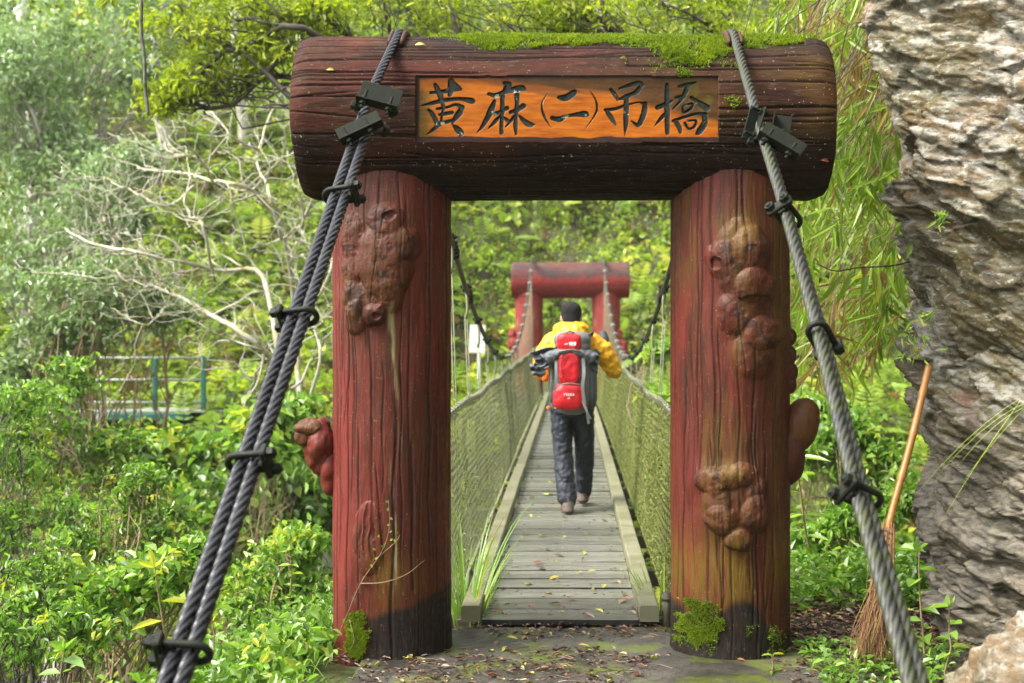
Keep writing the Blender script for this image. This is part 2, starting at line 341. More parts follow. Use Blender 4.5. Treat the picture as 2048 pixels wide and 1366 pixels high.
# ------------------------------------------------------------------ near gateway
GC = -.035; GY = 6.98
gate = empty('log_gateway', (GC, GY, 0), 'large red-brown gateway of carved logs carrying the orange name plaque', 'gateway')
S7 = 425.0
def LX(px, cx): return (px - VX) / S7 - cx
def LZ(py): return EYE - (py - VY) / S7
cl, cr_ = -.870, .788
def paintL_dark(X, Z, fr, g, h):
    px = X * S7 + cl * S7 + VX; lim = .20 + (px - 740) / 160 * .12 + .03 * (fbm(X * 9, Z * 0, seed=4) - .5); lim = np.where(px < 738, .05 - (738 - px) * .002, lim); lim = np.where(fr, lim, .3)
    return 1 - sst(lim - .015, lim + .02, Z)
pl = dict(dark=paintL_dark,
    moss=lambda X, Z, fr, g, h: fr * np.clip(sst(.35, .6, 1.15 - ((X - LX(712, cl)) / .062) ** 2 - ((Z - .12) / .15) ** 2 + 2.2 * (fbm(X * 22, Z * 16, seed=8, g=.65) - .5)), 0, 1),
    ochre=lambda X, Z, fr, g, h: np.clip(fr * (.75 * np.exp(-((X - LX(775, cl)) / .07) ** 2 - ((Z - .42) / .16) ** 2) + .18 * h * sst(.4, .7, fbm(X * 8, Z * 8, seed=31)) + .35 * np.exp(-((X - LX(835, cl)) / .08) ** 2 - ((Z - .40) / .10) ** 2)), 0, 1),
    red=lambda X, Z, fr, g, h: np.clip(.75 * sst(-.12, -.24, X) * sst(.3, .65, fbm(X * 7, Z * 1.6, seed=12) + .2) + .5 * sst(.5, .7, fbm(X * 6 + 3, Z * 1.2, seed=13)), 0, 1) * (1 - h),  # brighter red paints in the lit left flank; other red patches are random
    pale=lambda X, Z, fr, g, h: fr * np.clip(.85 * (sst(.022, .004, np.abs(X - LX(787, cl) + .006 * np.sin(Z * 9) + .02 * (fbm(Z * 3, X * 0, seed=77) - .5))) * sst(.42, .58, fbm(X * 45, Z * 4, seed=78))) * sst(1.72, 1.6, Z) * sst(.35, .5, fbm(X * 60, Z * 3, seed=21)) * sst(.25, .5, Z), 0, 1),
    spots=lambda X, Z, fr, g, h: np.full_like(X, .25))
lumpsL = [  # local x, z, half width, half height, height
    (LX(770, cl), LZ(437), .066, .062, .050, 1, .6, .6), (LX(779, cl), LZ(432), .020, .018, -.03, 1, .6, .2),
    (LX(772, cl), LZ(520), .105, .165, .070, 2, .55, .15), (LX(786, cl), LZ(500), .045, .06, .022, 3, .25, .1), (LX(812, cl), LZ(490), .05, .07, .045, 3, .7, .5),
    (LX(703, cl), LZ(470), .045, .10, .045, 4, .7, .6), (LX(702, cl), LZ(540), .042, .10, .05, 5, .7, .6), (LX(710, cl), LZ(600), .05, .09, .055, 6, .7, .7), (LX(713, cl), LZ(635), .045, .07, .045, 7, .7, .7),
    (LX(748, cl), LZ(600), .06, .09, .04, 8, .8, .6), (LX(752, cl), LZ(628), .045, .045, .06, 9, .5, .4), (LX(758, cl), LZ(630), .014, .014, -.035, 9, .6, .2), (LX(780, cl), LZ(590), .05, .08, .05, 10, .7, .6),
    (LX(737, cl), LZ(1078), .058, .145, .022, 11, .4, .3), (LX(733, cl), LZ(1065), .010, .11, -.020, 11, .7, .1), (LX(746, cl), LZ(1075), .009, .10, -.018, 12, .7, .1), (LX(723, cl), LZ(1085), .007, .09, -.014, 12, .7, .1)]
pL = pillar(gate, cl, GY, .288, -.03, 2.42, 11, M_LOG, lumpsL, pl)
burl(pL, (cl - .345, GY - .03, 1.00), (.075, .08, .13), 3, M_LOG, dict(red=.65), .8, .42)
burl(pL, (cl - .385, GY - .05, 1.085), (.075, .055, .045), 6, M_LOG, dict(ochre=.25), .6, .4)
burl(pL, (cl - .425, GY - .05, 1.045), (.05, .05, .045), 9, M_LOG, dict(ochre=.3), .6, .35)
burl(pL, (cl - .30, GY - .03, .88), (.05, .06, .14), 13, M_LOG, dict(red=.8), .8, .3)
pr = dict(
    dark=lambda X, Z, fr, g, h: 1 - sst(-.02, .03, Z - np.where(fr, .235 + .05 * np.sin(X * 16 + 1) + .05 * (fbm(X * 12, 0 * Z, seed=5) - .5) - .10 * sst(.10, .17, X), .22)),
    moss=lambda X, Z, fr, g, h: fr * np.clip(sst(.35, .6, 1.15 - ((X - LX(1393, cr_)) / .125) ** 2 - ((Z - .17) / .14) ** 2 + 2.0 * (fbm(X * 18, Z * 18, seed=18, g=.65) - .5)) * .75 + .5 * sst(.5, .7, fbm(X * 16, Z * 16, seed=19)) * sst(.25, .1, Z), 0, 1),
    ochre=lambda X, Z, fr, g, h: fr * np.clip(.9 * np.exp(-((Z - .42) / .17) ** 2) * sst(.35, .6, fbm(X * 7, Z * 2, seed=41) + .1) + .9 * np.exp(-((X - LX(1478, cr_)) / .09) ** 2 - ((Z - LZ(455)) / .08) ** 2)
        + .55 * np.exp(-((X - LX(1390, cr_)) / .06) ** 2 - ((Z - 1.95) / .25) ** 2) * sst(.4, .6, fbm(X * 30, Z * 4, seed=44)) + .5 * np.exp(-((X - LX(1475, cr_)) / .07) ** 2 - ((Z - LZ(935)) / .04) ** 2) + .5 * sst(.45, .7, fbm(X * 10, Z * 2.0, seed=45)), 0, 1),
    red=lambda X, Z, fr, g, h: np.clip(.6 * sst(-.10, -.25, X) * sst(.4, .6, fbm(X * 9, Z * 1.5, seed=14) + .15) * (1 - sst(1.5, 1.9, Z) * .7) + .4 * sst(.52, .7, fbm(X * 6 + 9, Z * 1.4, seed=15)) * sst(.9, 1.3, Z), 0, 1) * (1 - .3 * h),  # left flank redder, its lit side put into the colour, plus random patches
    spots=lambda X, Z, fr, g, h: np.full_like(X, .3))
rx = lambda p: LX(p, cr_)
lumpsR = [(rx(1480), LZ(520), .10, .17, .055, 20, .7, .5), (rx(1500), LZ(500), .075, .10, .075, 21, .6, .6), (rx(1440), LZ(520), .055, .08, .04, 22, .8, .7), (rx(1436), LZ(525), .022, .028, -.035, 22, .6, .3),
    (rx(1508), LZ(570), .075, .075, .085, 23, .35, .25), (rx(1480), LZ(625), .09, .10, .05, 24, .8, .5), (rx(1505), LZ(600), .05, .02, -.03, 25, .7, .2), (rx(1525), LZ(665), .075, .07, .07, 26, .5, .4), (rx(1510), LZ(705), .09, .11, .045, 27, .8, .4),
    (rx(1465), LZ(1010), .115, .17, .020, 30, .7, .5), (rx(1425), LZ(963), .062, .058, .052, 31, .55, .5), (rx(1452), LZ(958), .06, .05, .05, 32, .6, .5), (rx(1485), LZ(950), .062, .05, .045, 33, .6, .5), (rx(1436), LZ(1003), .055, .07, .05, 34, .6, .5),
    (rx(1443), LZ(1040), .062, .062, .065, 35, .5, .4), (rx(1508), LZ(1030), .058, .075, .062, 36, .55, .4), (rx(1512), LZ(985), .042, .07, .045, 37, .7, .5), (rx(1478), LZ(1078), .05, .05, .06, 38, .55, .5), (rx(1475), LZ(1005), .035, .08, .028, 39, .8, .4)]
pR = pillar(gate, cr_, GY, .290, -.03, 2.42, 23, M_LOG, lumpsR, pr)
for z, a in ((1.53, .045), (1.44, .05), (1.36, .055), (1.30, .045)): burl(pR, (cr_ + .275, GY - .02, z), (a, a, a * 1.1), int(z * 90), M_LOG, dict(dark=.2), 1., .25)
burl(pR, (cr_ + .335, GY - .02, 1.09), (.088, .08, .138), 77, M_LOG, dict(ochre=.3), 1.5, .16, R=rotm('Y', 22))
burl(pR, (cr_ + .27, GY - .02, .97), (.09, .09, .17), 78, M_LOG, dict(dark=.1), 1.5, .15)

# lintel: a log lying along x, with a flat recess in front for the plaque
LR, LZC, LXC, LH = .398, 2.598, -.028, 1.278
PX0, PX1, PZ0, PZ1, PY = -.712, .690, 2.443, 2.745, 6.626
nu, nv = 560, 900
th = np.linspace(-math.pi, math.pi, nu, endpoint=False); xs = np.linspace(-LH, LH, nv); T, X = np.meshgrid(th, xs)     # T=0 front (-y), +pi/2 top
S = T * LR; g1 = bark(S, X + LH, 2 * math.pi * LR, 104, 71, 2 * LH, wid=.0040, wobk=.45)
e = np.clip((np.abs(X) - (LH - .10)) / .10, 0, 1); Rr = LR * (1 - .085 * e ** 2.2) - .022 * sst(.90, 1., e)
Xw = X + LXC + np.sign(X) * .0
bul = .018 * (fbm(X * 1.4, np.sin(T) * 1.2, np.cos(T) * 1.2, seed=72) - .5)
R = Rr + bul - .0105 * g1 + .006 * (fbm(S * 3, X * 1.5, seed=73) - .5) + .003 * (fbm(S * 40, X * 14, seed=74) - .5)
Xe = Xw + .02 * (fbm(S * 3, X * 0, seed=75) - .5) * e
Yw = GY - R * np.cos(T); Zw = LZC + R * np.sin(T)
ins = (Xe > PX0) & (Xe < PX1) & (Zw > PZ0) & (Zw < PZ1) & (np.cos(T) > 0)
Yw = np.where(ins, PY + .018, Yw); g1 = np.where(ins, 0, g1)
pxx = VX + Xe * 431; pyy = VY + (EYE - Zw) * 431
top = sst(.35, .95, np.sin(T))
mossm = sst(.52, .64, .34 * sst(-.75, .45, Xe) * sst(.45, .95, np.sin(T)) + .40 * sst(.74, .96, np.sin(T) + .10 * sst(.1, .7, Xe)) + .55 * fbm(X * 6, S * 10, seed=81, g=.6) - .10) * sst(.45, .62, np.sin(T)) * sst(1.0, .8, Xe)
mossm = np.clip(mossm, 0, 1) * sst(-.75, -.35, Xe)
for cx_, wx_, dep in ((1010, 100, 30), (1290, 60, 22), (1390, 90, 62), (1160, 60, 16), (1560, 60, 14)):
    q_ = 1.25 - ((pxx - cx_) / wx_) ** 2 - (np.clip(pyy - 66, 0, None) / dep) ** 2 + 1.3 * (fbm(X * 9, S * 14, seed=int(cx_), g=.6) - .5); mossm = np.maximum(mossm, sst(.2, .6, q_) * sst(.1, .3, np.sin(T)) * (np.cos(T) > -.1))
mossm = np.maximum(mossm, .9 * sst(.5, .62, fbm(X * 9, S * 9, seed=82)) * np.exp(-((pxx - 1400) / 75) ** 2 - ((pyy - 170) / 60) ** 2) * (np.cos(T) > 0))
mossm = np.maximum(mossm, sst(.9, .985, np.sin(T)) * sst(.3, .5, fbm(X * 7, S * 7, seed=83)) * sst(-.6, -.2, Xe))
darkm = np.clip(.85 * top * sst(.25, .55, fbm(X * 3, S * 3, seed=84)) + .5 * sst(-.2, -.7, np.sin(T)) + .55 * sst(.25, .5, np.abs(X + .0) * 0 + fbm(X * 1.5, S * 2, seed=85)) * sst(.0, -.5, np.sin(T)), 0, .85)  # top darkened in patches; underside painted darker to deepen its shade
och = np.clip(.35 * sst(.5, .75, fbm(X * 4, S * 6, seed=86)) * sst(.2, .9, X) + .2 * sst(.55, .8, fbm(X * 6, S * 9, seed=87)), 0, 1)
red = np.clip(.18 * sst(-.75, -1.1, X) * sst(.4, .6, fbm(X * 3, S * 12, seed=88)) + .2 * sst(.5, .7, fbm(X * 2, S * 9, seed=89)), 0, 1)
spt = np.clip(1.1 * np.exp(-((pyy - 300) / 26) ** 2) + .35 + .6 * sst(1450, 1520, pxx) * np.exp(-((pyy - 220) / 50) ** 2), 0, 1)
MS = S.copy()
V = np.stack([Xe, Yw, Zw], -1).reshape(-1, 3)
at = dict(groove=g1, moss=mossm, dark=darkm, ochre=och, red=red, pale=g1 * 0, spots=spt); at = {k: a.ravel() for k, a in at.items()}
F = [grid_faces(nu, nv, True)[:, ::-1]]; k = np.arange(nu); k2 = (k + 1) % nu; base = len(V)
ringsV = []; 
for side, j0 in ((-1, 0), (1, nv - 1)):      # end faces, slightly domed, with rings
    edge = V[j0 * nu:(j0 + 1) * nu]; cen = edge.mean(0); prev = j0 * nu + k
    for q in (.9, .75, .55, .35, .15, .03):
        rv = cen + (edge - cen) * q; rv[:, 0] += side * (.012 * (1 - q * q) - .006 * ((int(q * 20) % 2) == 0)); i0 = base + sum(len(a) for a in ringsV); ringsV.append(rv); cur = i0 + k
        fa = np.stack([prev, prev[k2], cur[k2], cur], -1); F.append(fa if side < 0 else fa[:, ::-1]); prev = cur
    F.append(prev[None, :] if side < 0 else prev[None, ::-1])
V2 = np.concatenate([V] + ringsV); pad = len(V2) - base
at = {k_: np.concatenate([a, np.full(pad, .25 if k_ == 'dark' else 0.)]) for k_, a in at.items()}
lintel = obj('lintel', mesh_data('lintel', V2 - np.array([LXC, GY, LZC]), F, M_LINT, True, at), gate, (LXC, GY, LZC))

# plaque with the brush-written name, carved into it
STROKES = [  # traced in a 6.4x enlargement of the plaque whose origin is photo pixel (820, 140)
 [(322,185,46),(352,250,74),(390,320,84),(405,400,60)], [(268,292,40),(420,278,62),(560,250,62),(648,250,44)], [(530,146,84),(528,230,92),(512,320,58)], [(535,160,60),(600,220,84),(650,252,34)],
 [(140,456,16),(300,422,54),(450,388,60),(650,372,54),(780,396,84),(812,412,50)], [(402,400,50),(432,480,50),(412,560,34),(402,650,38)], [(240,512,40),(290,570,58),(330,650,64),(342,695,50)],
 [(350,500,40),(470,482,40),(590,446,48),(668,482,72)], [(672,482,62),(625,560,84),(565,640,58),(540,692,26)], [(380,574,40),(450,562,54),(540,548,50)], [(390,674,42),(460,668,54),(530,648,46)],
 [(372,700,74),(300,762,50),(215,825,14)], [(560,712,36),(618,768,86),(660,815,66),(645,838,30)],
 [(1215,168,56),(1262,190,84),(1240,240,92),(1200,290,60)], [(1008,306,44),(1090,328,64),(1200,286,64),(1330,252,84),(1430,236,86),(1470,252,46)], [(1082,400,50),(1044,500,84),(990,620,72),(930,720,50),(855,806,14)],
 [(1186,340,64),(1182,500,62),(1172,700,54),(1172,800,60)], [(1100,560,60),(1172,532,50),(1244,492,62)], [(1150,592,40),(1090,662,54),(1008,746,22)], [(1192,600,30),(1244,644,58)],
 [(1370,322,70),(1372,420,62),(1356,600,52),(1352,720,62),(1360,822,36)], [(1290,540,54),(1362,520,64),(1452,462,74)], [(1332,592,40),(1282,662,44),(1225,728,22)], [(1400,590,30),(1462,652,64),(1532,700,74),(1592,700,24)],
 [(1762,300,8),(1700,400,22),(1690,500,28),(1732,620,32),(1806,740,6)],
 [(1910,352,52),(1990,358,92),(2080,306,92),(2112,280,56)], [(1822,616,62),(1900,622,54),(1990,592,44),(2120,574,58),(2228,566,92),(2268,578,60)], [(1850,640,40),(1925,646,46),(1980,624,30)],
 [(2300,260,6),(2370,370,26),(2396,470,32),(2370,572,26),(2262,735,6)],
 [(2680,240,26),(2800,202,52),(2920,168,62),(2970,190,62)], [(2570,248,40),(2620,312,54),(2664,376,50)], [(2962,200,56),(2912,272,66),(2850,320,40)], [(2690,372,40),(2772,346,64),(2862,292,40)],
 [(2500,510,42),(2620,500,42),(2770,452,42),(2920,416,24),(3000,432,52)], [(2520,522,54),(2582,622,66),(2634,704,22)], [(2770,340,64),(2770,500,74),(2764,700,64),(2750,842,10)], [(3010,432,62),(3002,522,76),(2972,622,76),(2920,704,60),(2828,650,10)],
 [(3290,190,52),(3294,350,74),(3294,600,74),(3296,808,58)], [(3168,482,62),(3290,432,64),(3350,400,36)], [(3290,542,42),(3220,612,54),(3138,712,16)], [(3450,212,44),(3540,192,54),(3662,156,20)],
 [(3560,200,62),(3520,300,64),(3460,400,42),(3368,500,20)], [(3408,352,44),(3512,342,54)], [(3600,352,42),(3700,422,74),(3800,488,96)], [(3490,480,30),(3512,542,42),(3602,492,42),(3612,430,32),(3510,458,30)],
 [(3370,652,42),(3520,602,42),(3680,562,42),(3780,572,64)], [(3410,672,64),(3450,742,62),(3462,800,44)], [(3770,582,64),(3772,682,86),(3710,782,84),(3670,818,36)], [(3520,682,42),(3572,752,42),(3642,722,42),(3660,652,36),(3560,652,30)]]
nu, nv = 980, 216
xs = np.linspace(PX0 - .003, PX1 + .003, nu); zs = np.linspace(PZ0 - .003, PZ1 + .003, nv); X, Z = np.meshgrid(xs, zs)
sp_ = FPX / PY; pxq = (VX + X * sp_ - 820) * 6.4; pyq = (VY + (EYE - Z) * sp_ - 140) * 6.4
sd = np.full_like(X, 1e3)
for st in STROKES:
    a = np.array(st, float); m = spline(a, (len(a) - 1) * 5 + 1)
    x0, x1 = m[:, 0].min() - 90, m[:, 0].max() + 90; cidx = np.where((pxq[0] > x0) & (pxq[0] < x1))[0]
    if not len(cidx): continue
    sl_ = slice(cidx[0], cidx[-1] + 1); qx, qy = pxq[:, sl_], pyq[:, sl_]; cur = sd[:, sl_]
    for p0, p1 in zip(m[:-1], m[1:]):
        d = p1[:2] - p0[:2]; tt = np.clip(((qx - p0[0]) * d[0] + (qy - p0[1]) * d[1]) / (d @ d + 1e-9), 0, 1)
        cur[:] = np.minimum(cur, np.hypot(qx - p0[0] - tt * d[0], qy - p0[1] - tt * d[1]) - (p0[2] * (1 - tt) + p1[2] * tt) / 2)
sd += (fbm(X * 60, Z * 60, seed=90) - .5) * 9
ink = 1 - sst(-5, 3, sd); carve = 1 - sst(-16, 3, sd)
Y = PY + .010 * carve + .0035 * (fbm(X * 3, Z * 22, seed=91) - .5) + .0012 * (fbm(X * 50, Z * 50, seed=92) - .5)
u = (X - PX0) / (PX1 - PX0); w = (PZ1 - Z) / (PZ1 - PZ0)     # w 0 at the top
edge = .08 + .62 * sst(.30, .95, u) * (.9 + .2 * np.sin(u * 7)) + .14 * (fbm(X * 4, Z * 4, seed=93) - .5)
dirt = 1 - sst(edge - .10, edge + .05, w + .08 * (fbm(X * 5, Z * 26, seed=94) - .5)); dirt *= sst(.26, .42, u)
dirt = np.clip(dirt + .6 * sst(.46, .62, fbm(X * 2.5 + Z * 2, Z * 16 + X * 3, seed=95)) * sst(.7, .2, w), 0, 1)
alg = np.clip(sst(.075, .02, u) * .9 * sst(.35, .6, fbm(X * 20, Z * 14, seed=96) + .12) + .9 * sst(.84, .99, u) * sst(.42, .62, fbm(X * 16, Z * 16, seed=97)) * sst(.85, .3, w) + sst(.975, .985, u) * 0, 0, 1)
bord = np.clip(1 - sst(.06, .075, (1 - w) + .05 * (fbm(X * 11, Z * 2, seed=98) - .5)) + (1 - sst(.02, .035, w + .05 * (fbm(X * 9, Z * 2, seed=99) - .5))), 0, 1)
shad = 1 - sst(.004, .014, u + .006 * (fbm(Z * 12, X * 3, seed=101) - .5))  # recess shadow and dirt painted dark down the plaque's left edge
t = NT('orange_plaque_paint'); v = t.co(); n1 = t.noise(6, 5, t.co((1.2, 1, 9), rot=(0, .12, 0))); n2 = t.noise(70, 4, v); n3 = t.noise(28, 3, v)
c = t.mix(t.ramp(n1, [(.36, 0.), (.64, 1.)]), (.41, .115, .0005), (.28, .062, .001)); c = t.mix(t.attr('dirt'), c, t.mix(t.ramp(n1, [(.4, 0.), (.7, 1.)]), (.055, .024, .005), (.09, .036, .005)))
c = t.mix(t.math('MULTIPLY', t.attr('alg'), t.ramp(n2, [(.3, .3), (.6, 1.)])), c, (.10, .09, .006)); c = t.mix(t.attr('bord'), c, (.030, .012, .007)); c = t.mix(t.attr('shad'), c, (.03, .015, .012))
ic = t.mix(t.ramp(n2, [(.4, 0.), (.7, 1.)]), (.012, .017, .015), (.035, .042, .03)); ic = t.mix(t.ramp(t.noise(22, 2, v), [(.66, 0.), (.69, 1.)]), ic, (.26, .36, .27))
c = t.mix(t.attr('ink'), c, ic); t.bump(n2, .3, .003)
M_PLQ = t.fin(c, t.ramp(n3, [(.3, .34), (.7, .55)]), spec=.22)
V = np.stack([X, Y, Z], -1).reshape(-1, 3)
obj('plaque', mesh_data('plaque', V - np.array([0, PY, LZC]), grid_faces(nu, nv), M_PLQ, True, {k: a.ravel() for k, a in dict(ink=ink, dirt=dirt, alg=alg, bord=bord, shad=shad).items()}), gate, (0, PY, LZC))

# real moss tufts over the moss stain of the lintel and the pillar feet
def moss_on(parent, V, N, wgt, n, size, seed, origin):
    r = RS(seed); p = wgt / wgt.sum(); idx = r.choice(len(V), n, p=p); q = V[idx] + r.normal(size=(n, 3)) * .002; nn = unit(N[idx] + r.normal(size=(n, 3)) * .55); nn[:, 2] += .25
    g = Geo(); L = size * r.uniform(.5, 1.4, n) * (0.6 + .9 * fbm(q[:, 0] * 18, q[:, 1] * 18, q[:, 2] * 18, seed=seed)); add_leaves(g, q, nn, rdir(r, n), L, L * .38, np.clip(.55 * fbm(q[:, 0] * 8, q[:, 1] * 8, q[:, 2] * 8, seed=seed + 1) + r.uniform(0, .5, n), 0, 1), droop=.3)
    o = g.build('moss', M_MOSS, parent, False, origin); tag(o, kind='stuff'); return o
NV = unit(np.stack([0 * Xe, -np.cos(T) if False else -(np.cos(np.linspace(-math.pi, math.pi, 560, endpoint=False))[None, :] + 0 * Xe), np.sin(np.linspace(-math.pi, math.pi, 560, endpoint=False))[None, :] + 0 * Xe], -1)).reshape(-1, 3)
LV = np.stack([Xe, Yw, Zw], -1).reshape(-1, 3)
vis = (Yw < GY + .15).ravel()
moss_on(lintel, LV, NV, (mossm * (.12 + sst(.36, .56, fbm(Xe * 26, MS * 30, seed=119)))).ravel() ** 1.5 * vis, 60000, .014, 5, (0, GY, 3.))
for po, cx, f, n in ((pL, cl, pl['moss'], 6000), (pR, cr_, pr['moss'], 5200)):
    r = RS(int(n)); X = r.uniform(-.285, .285, 60000); Z = r.uniform(0, .36, 60000); wgt = f(X, Z, np.ones_like(X), 0 * X, 0 * X); ok = wgt > .25; X, Z, wgt = X[ok], Z[ok], wgt[ok] ** 2
    Yc = -np.sqrt(np.clip(.295 ** 2 - X ** 2, 0, 1)); moss_on(po, np.stack([cx + X, GY + Yc, Z], -1), unit(np.stack([X, Yc, 0 * X], -1)), wgt, n, .010, n + 3, (cx, GY, 0))

# ------------------------------------------------------------------ stay cables in front of the gateway, with their clips and brackets
def clip(root, c, t_, a_, flip, sc=1., mat=None):
    """wire-rope clip around two ropes lying side by side along a_: threaded loop, saddle and two nuts"""
    t_ = unit(t_); a_ = unit(a_ - t_ * np.dot(a_, t_)) * flip; b_ = np.cross(t_, a_); c = np.asarray(c, float); h = .030
    k = empty('rope_clip', c, parent=root)
    pts = [(-.088, h), (-.05, h), (.0, h), (.03, h)] + [(.03 + .031 * math.sin(q), h * math.cos(q)) for q in np.linspace(.25, math.pi - .25, 9)] + [(.03, -h), (0, -h), (-.05, -h), (-.088, -h)]
    pth = np.array([c + (a_ * x + b_ * y) * sc for x, y in pts]); g = Geo(); g.add(*sweep(pth, .0098 * sc, 12)); g.build('loop_bolt', mat or M_STEEL, k, True, c)
    Rm = np.stack([a_, b_, t_], 1); g = Geo(); g.add(*box(c - a_ * .054 * sc, (.020 * sc, .100 * sc, .046 * sc), Rm, .005)); g.add(*box(c - a_ * .043 * sc, (.018 * sc, .034 * sc, .060 * sc), Rm, .006)); g.build('saddle', mat or M_STEEL, k, False, c)
    for s in (1, -1):
        q = c + (b_ * s * h - a_ * .073) * sc; g = Geo(); g.add(*cyl(q - a_ * .0085 * sc, q + a_ * .0085 * sc, .0185 * sc, 6)); g.build('nut', mat or M_STEEL, k, False, c)
    return k
def angle_iron(root, c, R, w=.19, h=.095, f=.065, bolts=(-.055, .055)):
    """steel angle bracket: back plate, bottom flange, two bolts standing on it with nuts below; R columns = right, depth (away), up"""
    c = np.asarray(c, float); k = empty('angle_bracket', c, parent=root); R = np.asarray(R, float); g = Geo(); th = .007
    g.add(*box(c + R @ np.array([0, 0, h / 2]), (w, th, h), R, .0015)); g.add(*box(c + R @ np.array([0, -f / 2 - th / 2, th / 2]), (w, f, th), R, .0015)); g.build('plate', M_STEEL2, k, False, c)
    for x in bolts:
        b = c + R @ np.array([x, -f * .6, 0]); u = R[:, 2]; g = Geo(); g.add(*cyl(b - u * .035, b + u * .055, .0065, 8)); g.add(*cyl(b + u * .008, b + u * .019, .0135, 6)); g.add(*cyl(b - u * .018, b - u * .004, .015, 6)); g.build('bolt', M_STEEL2, k, False, c)
    return k
def stay(side, mat, label):
    if side < 0: X_ = lambda d: -.822 - .055 * (6.7 - d)
    else: X_ = lambda d: np.interp(d, [2.4, 3.6, 4.15, 4.8, 5.5, 6.0, 6.75], [.885, .868, .845, .842, .822, .80, .785])
    Zf = lambda d: -1.874 + .72 * d
    root = empty('stay_cable', (X_(2.6), 2.6, 0), label, 'cable', 'stay cables anchoring the gateway')
    ds = np.linspace(6.62, 2.55, 60); cen = np.stack([X_(ds), ds, Zf(ds)], -1); td = unit(cen[-1] - cen[0])
    # over the log: follows the top of the lintel down behind
    over = [(X_(6.7) + .0 * q, GY - (LR + .016) * math.cos(q), LZC + (LR + .016) * math.sin(q)) for q in np.radians([62, 70, 80, 90, 100, 112])][::-1]
    a_ = unit(np.cross(td, [0, 0, 1.])); a_ = a_ * np.sign(a_[0]); b_ = np.cross(td, a_)
    for i, (oa, ob) in enumerate(((-.0215, 0), (.0215, 0)) if side < 0 else ((-.011, .0185), (.011, -.0185))):
        tw = np.interp(ds, [3.2, 5.2], [1, 0])[:, None]
        off = a_ * oa + b_ * ob if side < 0 else (a_ * oa + b_ * ob) * (1 - tw) + (a_ * (-.0195 if i == 0 else .0195) + b_ * ob * .45) * tw
        p = cen + off
        if i == 0: p = np.concatenate([spline(over + [tuple(p[6])], 40)[:-1], p[6:]])
        else: p = p[9:]
        g = Geo(); rope_geo(g, p, .0212, .27, ph0=i * 1.3); g.build('wire_rope', mat, root, True, (X_(2.6), 2.6, 0))
    return root, X_, Zf, td, a_
def d_at(py): return 3.474 / (.72 + (py - VY) / FPX)
sL, XL, ZL, tdL, aL = stay(-1, M_ROPE_L, 'doubled black wire rope with its clips, running down past the pillar with the dangling creeper')
for py, fl in ((390, -1), (635, 1), (925, -1), (1305, 1)):
    d = d_at(py); q = RS(py).uniform(-12, 12); aa = aL @ rotm(Vector(tdL), q).T; clip(sL, (XL(d), d, ZL(d)), tdL, aa, fl, 1.05 if py < 1000 else 1.1)
sR, XR, ZR, tdR, aR = stay(1, M_ROPE_R, 'greenish grey doubled wire rope with its clips, running down past the rock wall')
for py, fl, q in ((432, 1, -52), (675, -1, -60), (992, 1, -30)):
    d = d_at(py); clip(sR, (XR(d), d, ZR(d)), tdR, aR @ rotm(Vector(tdR), q).T, fl, 1.05)
def fr3(roll, pitch, yaw): return rotm('Z', yaw) @ rotm('X', pitch) @ rotm('Y', roll)
p1 = P(752, 216, 5.99); p2 = P(727, 272, 5.84)
angle_iron(sL, p1, fr3(16, -24, 8), .178, .115, .05)
angle_iron(sL, p2, fr3(-28, -22, -6), .19, .085, .05, (-.06, .035))
q1 = P(1512, 275, 6.10); q2 = P(1555, 290, 6.06)
angle_iron(sR, P(1513, 252, 5.93), fr3(-70, -5, 20), .15, .05, .05)
angle_iron(sR, P(1545, 262, 6.04), fr3(98, -8, -12), .14, .075, .05, (0,))
angle_iron(sR, P(1552, 300, 5.80), fr3(36, -26, 6), .19, .10, .055)
for root, pp in ((sL, [(712, 212, 6.02), (785, 225, 6.02), (770, 262, 5.9)]), (sR, [(1505, 285, 5.9), (1588, 305, 5.85)])):
    for j, (x, y, d) in enumerate(pp):
        c = P(x, y, d); g = Geo(); R = fr3(20 - 40 * j, -20, 10); g.add(*box(c, (.045, .03, .028), R, .004)); g.add(*cyl(c - R[:, 1] * .04, c + R[:, 1] * .04, .007, 8)); g.build('clamp_nut', M_STEEL2, root, False, c)
M_RUST = simple('rusted_iron', (.08, .022, .010), (.035, .018, .010), 40, .8, .2, .4)
for cx in (-.822, .785):
    g = Geo(); th_ = np.linspace(math.radians(50), math.radians(118), 14)
    for s in (-.030, .030): g.add(*sweep([(cx + s, GY - (LR + .014) * math.cos(q), LZC + (LR + .014) * math.sin(q)) for q in th_], .011, 8, sq=1.6))
    g.add(*sweep([(cx, GY - (LR - .002) * math.cos(q), LZC + (LR - .002) * math.sin(q)) for q in th_], .026, 8, sq=.3)); g.build('cable_saddle', M_RUST, gate, True, (cx, GY, 3.))
